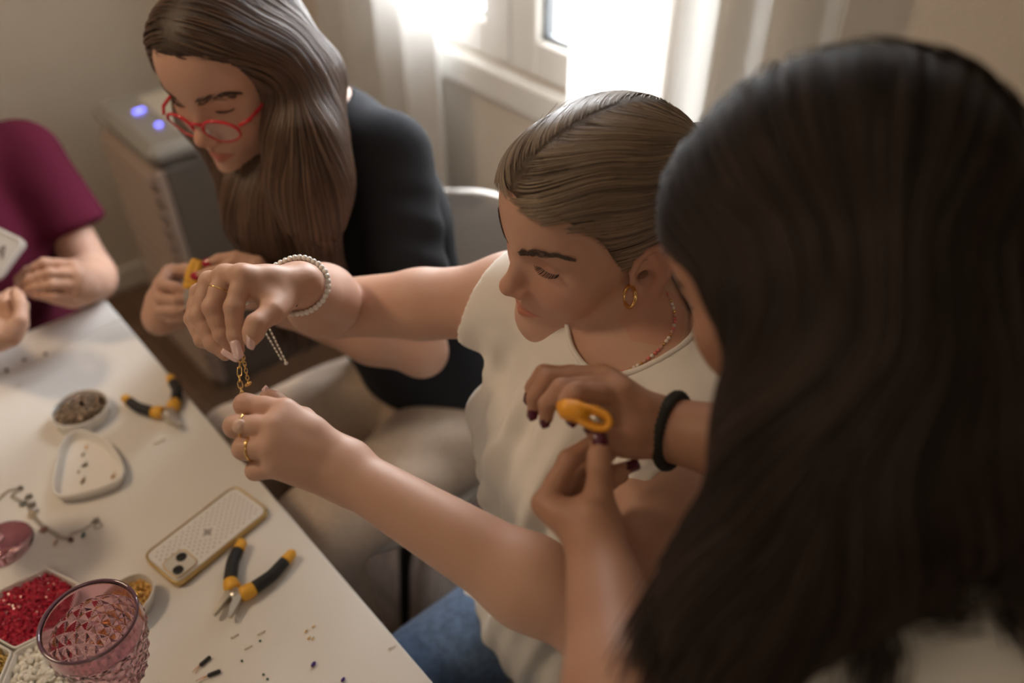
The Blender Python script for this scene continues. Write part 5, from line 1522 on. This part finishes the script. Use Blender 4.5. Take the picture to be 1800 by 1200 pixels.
# ---------- person in the maroon T-shirt at the far end
def build_person_maroon():
    fwd = np.array([.667, -.745, 0])
    shL = at(42, 284, 1.49); neck0 = shL - .165 * np.array([.745, .667, 0]) + UPV * .055; shR = neck0 * 2 - shL; shR[2] = shL[2]
    pelvis = neck0 - fwd * .10 - UPV * .52
    T = neck0 + fwd * .07 + UPV * .15; R = euler_head(math.degrees(math.atan2(-fwd[0], fwd[1])), -22, 0)
    root = empty('person', (pelvis[0], pelvis[1], 0))
    tag(root, 'person in maroon T-shirt at the table end, cut off by the frame', 'person', 'people making jewellery at the table')
    B = SDF(); W = add_head(B, R, T)
    B.cap(W((0, -.030, -.045)), neck0, .052, .058, .02); B.cap(W((0, -.002, -.078)), neck0 + fwd * .03 - UPV * .01, .030, .034, .02)
    TG = SDF(); chest, RB, lat = torso_prims(TG, neck0, shL, shR, fwd, pelvis, -.012, 0); B.group(TG, .02)
    elL, wrL = at(166, 500, 1.43), at(142, 508, 1.395); wrL = at(150, 505, 1.37)
    elL = at(165, 480, 1.55); 
    elR, wrR = at(-130, 560, 1.36), at(-10, 590, 1.24)
    arm_prims(B, shL, elL, wrL); arm_prims(B, shR, elR, wrR)
    fL = [[at(128, 466, 1.345), at(78, 462, 1.325), at(48, 476, 1.325), at(30, 490, 1.328)],
          [at(138, 482, 1.340), at(88, 480, 1.318), at(54, 490, 1.318), at(30, 498, 1.322)],
          [at(138, 500, 1.340), at(92, 500, 1.318), at(62, 505, 1.318), at(42, 510, 1.322)],
          [at(134, 518, 1.345), at(95, 520, 1.325), at(68, 518, 1.325), at(50, 514, 1.328)]]
    tL = [at(130, 525, 1.375), at(95, 522, 1.350), at(60, 514, 1.338), at(36, 502, 1.332)]
    add_hand(B, wrL, fL, tL)
    fR = [[at(38, 570, 1.25), at(40, 538, 1.255), at(34, 520, 1.27), at(26, 510, 1.28)],
          [at(20, 562, 1.265), at(10, 532, 1.265), at(12, 520, 1.28), at(18, 512, 1.29)],
          [at(6, 556, 1.28), at(-8, 532, 1.28), at(-2, 524, 1.29), at(6, 520, 1.30)],
          [at(-8, 556, 1.29), at(-20, 540, 1.29), at(-14, 532, 1.30), at(-6, 528, 1.305)]]
    tR = [at(18, 590, 1.235), at(36, 562, 1.235), at(36, 534, 1.245), at(28, 518, 1.26)]
    add_hand(B, wrR, fR, tR)
    B.fn(lambda P: pelvis[2] + .1 - P[..., 2], 0, -2)
    skin_mesh('body', B, .0036, root, R, T)
    mar = mat('maroon_jersey', (.090, .008, .024), rough=.95, spec=.2, bump=(600, .2, .0006))
    G = SDF(); torso_prims(G, neck0, shL, shR, fwd, pelvis, .006, .008, .03)
    for sh, el in ((shL, elL), (shR, elR)):
        S1 = SDF(); S1.cap(sh + UPV * .004, sh + (el - sh) * .70, .062, .070, 0); cd = _norm(el - sh)
        S1.fn(lambda P, sh=sh, el=el, cd=cd: (P - (sh + (el - sh) * .62)) @ cd, .004, -2); G.group(S1, .03)
    nax = _norm(UPV + fwd * .4)
    G.cap(neck0 + nax * .3, neck0 - nax * .1 + fwd * .02, .070, .070, .004, -1)
    G.fn(lambda P: pelvis[2] - .08 - P[..., 2], .006, -2)
    sdf_part('tshirt', G, .005, mar, root, 2, lambda V: .004 + .004 * noise3(V, 43, 18))
    J = SDF(); skirt_legs(J, pelvis, lat, fwd, (pelvis + fwd * .40 - lat * .1 - UPV * .03, pelvis + fwd * .40 + lat * .1 - UPV * .03))
    sdf_part('trousers', J, .008, mat('charcoal_cloth', (.03, .03, .035), rough=.9), root, 2)
    H = SDF(); H.ell(W((0, -.012, .034)), (.081, .108, .092), R, 0); H.ell(W((0, .035, .05)), (.070, .060, .058), R, .03); H.ell(W((0, -.07, -.03)), (.06, .05, .07), R, .04)
    Wl = lambda P: (P - T) @ R
    H.fn(lambda P: (np.interp(Wl(P)[..., 1], [-.2, -.03, .0, .02, .05, .08, .12], [-.3, -.08, .0, .02, .045, .06, .06]) - Wl(P)[..., 2]) * .7, .01, -2)
    hair, V, F = sdf_part('hair', H, .005, mat('brown_hair_base', (.05, .03, .02)), root, 1, lambda V: .002 * noise3(V, 50, 120))
    for sx in (-1, 1): brow(root, B, W, R, sx, hair_mat('dark_brow', (.03, .02, .014), (.06, .04, .03), .6), 100)
    return dict(root=root, pelvis=pelvis)
womanD = build_person_maroon()
# printed grey card held by the maroon-shirted person
cq = [at(-75, 420, 1.315), at(0, 400, 1.31), at(50, 432, 1.31), at(8, 512, 1.285), at(-70, 480, 1.29)]
cc_ = (cq[2] + cq[3] + cq[4]) / 3; ux = _norm(at(50, 432, 1.31) - at(-75, 372, 1.31)); uy0 = at(50, 432, 1.31) - at(8, 512, 1.285); uy = _norm(uy0 - ux * (uy0 @ ux)); uz = np.cross(ux, uy)
org = at(50, 425, 1.31) - ux * .070 - uy * .040
card = empty('phone_case', org)
card.rotation_euler = Matrix(np.stack([ux, uy, uz], 1).tolist()).to_euler()
tag(card, 'grey phone case with dark lettering, cut off by the left frame edge', 'phone')
MB().prism([tuple(q) for q in rounded_poly([(-.07, -.038), (.07, -.038), (.07, .040), (-.07, .040)], .014, 6)], -.004, .004).build('shell', mat('grey_case', (.40, .38, .37), rough=.45), card, False)
MB().tube(np.array([(x, y, .004) for x, y in rounded_poly([(-.066, -.034), (.066, -.034), (.066, .036), (-.066, .036)], .012, 6)]), .0014, 6, closed=True).build('raised_edge', mat('light_case', (.56, .54, .53), rough=.4), card, False)
def text_part(body, name, size, loc, rot, material, parent, ext=.0002):
    cu = bpy.data.curves.new(name, 'FONT'); cu.body = body; cu.size = size; cu.extrude = ext; cu.align_x = 'CENTER'; cu.align_y = 'CENTER'; cu.materials.append(material)
    tmp = bpy.data.objects.new(name, cu); COL.objects.link(tmp); bpy.context.view_layer.update()
    me = bpy.data.meshes.new_from_object(tmp.evaluated_get(bpy.context.evaluated_depsgraph_get())); bpy.data.objects.remove(tmp)
    o = bpy.data.objects.new(name, me); COL.objects.link(o); o.parent = parent; o.location = loc; o.rotation_euler = rot; return o
text_part('KA', 'lettering', .030, (.036, .006, .0044), (0, 0, 0), mat('dark_brown_ink', (.05, .035, .03), rough=.6), card)
# ------------------------------------------------------------------ jewellery worn by the woman in white and the chain she holds
def jewellery():
    root, B, R, T, W, d = womanA
    wr, el = d['wrR'], d['elR']
    ax = _norm(el - wr); a_ = _norm(np.cross(ax, FW)); b_ = np.cross(ax, a_)
    pearl_m = mat('white_pearl_bead', (.80, .77, .73), rough=.22, coat=.3)
    def fit(c, ax, a_, b_, ang, r0=.02, r1=.06):
        """distance at which a ray from c leaves the arm"""
        dirs = np.cos(ang)[:, None] * a_ + np.sin(ang)[:, None] * b_
        r = np.full(len(ang), r1)
        for rr in np.linspace(r1, .008, 70):
            m = B.ev(c + dirs * rr) > 0; r = np.where(m, rr, r)
        return c + dirs * r[:, None], dirs
    t = np.linspace(0, 2 * np.pi, 36, endpoint=False)
    P, D = fit(wr + ax * .006, ax, a_, b_, t)
    br = None; bead = MB().ball((0, 0, 0), .0033, 10, 7).mesh('bead'); bead.materials.append(pearl_m)
    mb = MB().tube(P + D * .0020, .0006, 5, closed=True); br = mb.build('bracelet', pearl_m, root); br['label'] = 'bracelet of small white pearls'
    for p, dd in zip(P, D):
        o = link('bead', bead, None, br, False); o.location = p + dd * .0030
    P, D = fit(wr + ax * .016, ax, a_, b_, t)
    crd = MB().tube(P + D * .0008 + ax * (.004 * np.sin(t))[:, None], .0010, 6, closed=True).build('cord_bracelet', mat('brown_cord', (.10, .055, .035), rough=.7), root); crd['label'] = 'thin brown cord bracelet'
    e = at(520, 536, .838); MB().tube([at(524, 520, .842), e], .0010, 6).ball(e, .0020, 8, 6).build('knot', MATS['brown_cord'], crd)
    # rings
    def ring(c, axis, r, rt=.0010, m=GOLD, name='ring'):
        mb = MB(); ring_torus(mb, c, axis, r, rt, 32); return mb.build(name, m, root)
    f = d['fr'][1]; c = f[0] * .52 + f[1] * .48; rg = ring(c, f[1] - f[0], .0101, .0009); rg['label'] = 'slim gold ring with a tiny bead'
    MB().ball(c + _norm(np.cross(f[1] - f[0], FW)) * -.0100, .0017, 8, 6).build('bead', GOLD, rg)
    f = d['fl'][1]; c = f[0] * .22 + f[1] * .78; rg = ring(c, f[1] - f[0], .0112, .0012); rg['label'] = 'gold ring with a round pale stone'
    n_ = _norm(EYE - c); MB().lathe([(0, .0018), (.0058, .0015), (.0066, 0), (.0066, -.0015)], c + n_ * .0112 - RT * .004, 24, np.array(Vector(n_).to_track_quat('Z', 'Y').to_matrix())).build('stone', mat('pale_rose_stone', (.74, .50, .39), rough=.25, coat=.4), rg)
    f = d['fl'][2]; c = f[0] * .30 + f[1] * .70; rg = ring(c, f[1] - f[0], .0108, .0013); rg['label'] = 'plain gold ring'
    # earrings
    lob = W((-.076, -.006, -.050)); dl = (lob - EYE) @ FW; hp = MB(); hc = at(1107, 521, dl - .017)
    ring_torus(hp, hc, _norm(RT * .92 + FW * .38), .0108, .0021, 36); er = hp.build('hoop_earring', GOLD, root)
    MB().ball(at(1120, 503, dl - .013), .0024, 8, 6).build('stud_earring', GOLD, root)
    # beaded necklace
    fwd = d['fwd']; nax = _norm(UPV + fwd * .42); nb = d['neck0'] + fwd * .004 + np.array([0, -.004, 0])
    lp = loop_on(B, nb, nax, .0565, -.10, .045, 120)
    for _ in range(4): lp = (np.roll(lp, 1, 0) + 2 * lp + np.roll(lp, -1, 0)) / 4
    neck = MB().tube(lp + nax * .001, .0005, 5, closed=True).build('necklace', GOLD, root); neck['label'] = 'short necklace of pink and white beads'
    L = np.concatenate([[0], np.cumsum(np.linalg.norm(np.diff(np.vstack([lp, lp[:1]]), axis=0), axis=1))]); q = np.arange(0, L[-1], .0043)
    PP = np.stack([np.interp(q, L, np.append(lp[:, i], lp[0, i])) for i in range(3)], 1) + nax * .0012
    cols = dict(pink_bead=mat('coral_pink_bead', (.72, .22, .20), rough=.3), white_bead=mat('milky_bead', (.80, .70, .62), rough=.25), gold_bead=GOLD, rose_bead=mat('rose_bead', (.62, .34, .28), rough=.3))
    ms = {}
    for k, m_ in cols.items():
        me = MB().ball((0, 0, 0), .0016 if k == 'gold_bead' else .0022, 8, 6).mesh(k); me.materials.append(m_); ms[k] = me
    seq = ['pink_bead', 'pink_bead', 'rose_bead', 'gold_bead', 'white_bead', 'white_bead', 'gold_bead', 'rose_bead', 'pink_bead', 'white_bead']
    for i, p in enumerate(PP):
        o = link('bead', ms[seq[i % 10]], None, neck, False); o.location = p
    # ---- the chain held up between both hands
    ch = empty('gold_chain', at(424, 660, .79)); tag(ch, 'fine gold link chain with a short extender, dangling between the raised hands', 'chain')
    def oval_link(c, d_, nrm, L_, w_, r_):
        s_ = np.cross(d_, nrm); mb = MB(); t = np.linspace(0, 2 * np.pi, 22, endpoint=False)
        x = np.sign(np.cos(t)) * np.abs(np.cos(t)) ** .6 * L_ / 2; y = np.sign(np.sin(t)) * np.abs(np.sin(t)) ** .7 * w_ / 2
        mb.tube(c + x[:, None] * d_ + y[:, None] * s_, r_, 6, closed=True); return mb
    pa = [at(424, 620, .800), at(421, 645, .798), at(421, 670, .792), at(428, 702, .776)]
    Ls = np.concatenate([[0], np.cumsum(np.linalg.norm(np.diff(pa, axis=0), axis=1))]); q = 0; i = 0
    while q < Ls[-1]:
        step = .0085 if i % 2 == 0 else .0060
        c0 = np.array([np.interp(q, Ls, [p[k] for p in pa]) for k in range(3)]); c1 = np.array([np.interp(q + step, Ls, [p[k] for p in pa]) for k in range(3)])
        dd = _norm(c1 - c0) if np.linalg.norm(c1 - c0) > 1e-4 else _norm(pa[-1] - pa[-2]); nn = _norm(np.cross(dd, RT if i % 2 == 0 else FW))
        oval_link((c0 + c1) / 2, dd, nn, step + .0018, .0042 if i % 2 == 0 else .0030, .00042).build('link', GOLD, ch); q += step; i += 1
    pb = [at(427, 622, .797), at(431, 645, .796), at(436, 670, .796)]
    for i in range(9):
        t_ = i / 8; c = np.array([np.interp(t_ * 2, [0, 1, 2], [p[k] for p in pb]) for k in range(3)]); dd = _norm(pb[-1] - pb[0])
        oval_link(c, dd, _norm(np.cross(dd, RT if i % 2 else FW)), .0046, .0030, .00034).build('link', GOLD, ch)
    MB().ball(at(437, 674, .796), .0022, 10, 8).build('end_ball', GOLD, ch); MB().ball(at(433, 677, .795), .0017, 8, 6).ball(at(440, 672, .795), .0015, 8, 6).build('end_ball', GOLD, ch)
    # clear bead cord hanging behind the wrist
    hb = empty('beaded_tassel', at(470, 600, .93)); tag(hb, 'clear and white beaded cord hanging below the raised wrist', 'beads')
    cm = mat('clear_bead', (.74, .70, .64), rough=.15, spec=.6)
    for k, (q0, q1) in enumerate((((464, 580, .93), (496, 634, .935)), ((474, 578, .93), (503, 637, .935)))):
        a0, a1 = at(*q0), at(*q1)
        for i in range(9):
            p0 = a0 + (a1 - a0) * (i / 9); p1 = a0 + (a1 - a0) * ((i + .8) / 9); MB().tube([p0, p1], .0011, 7).build('tube_bead', cm, hb)
    MB().ball(at(503, 638, .935), .0024, 8, 6).build('bead', pearl_m, hb)
jewellery()
pB = P0 + ED * .21 + NR * .355
shell_chair('white shell chair under the woman in the black T-shirt, its back beside her shoulder', pB, FACE)
pA = P0 + ED * -.42 + NR * .40
shell_chair('white shell chair under the woman in the white top, mostly hidden', pA, FACE)
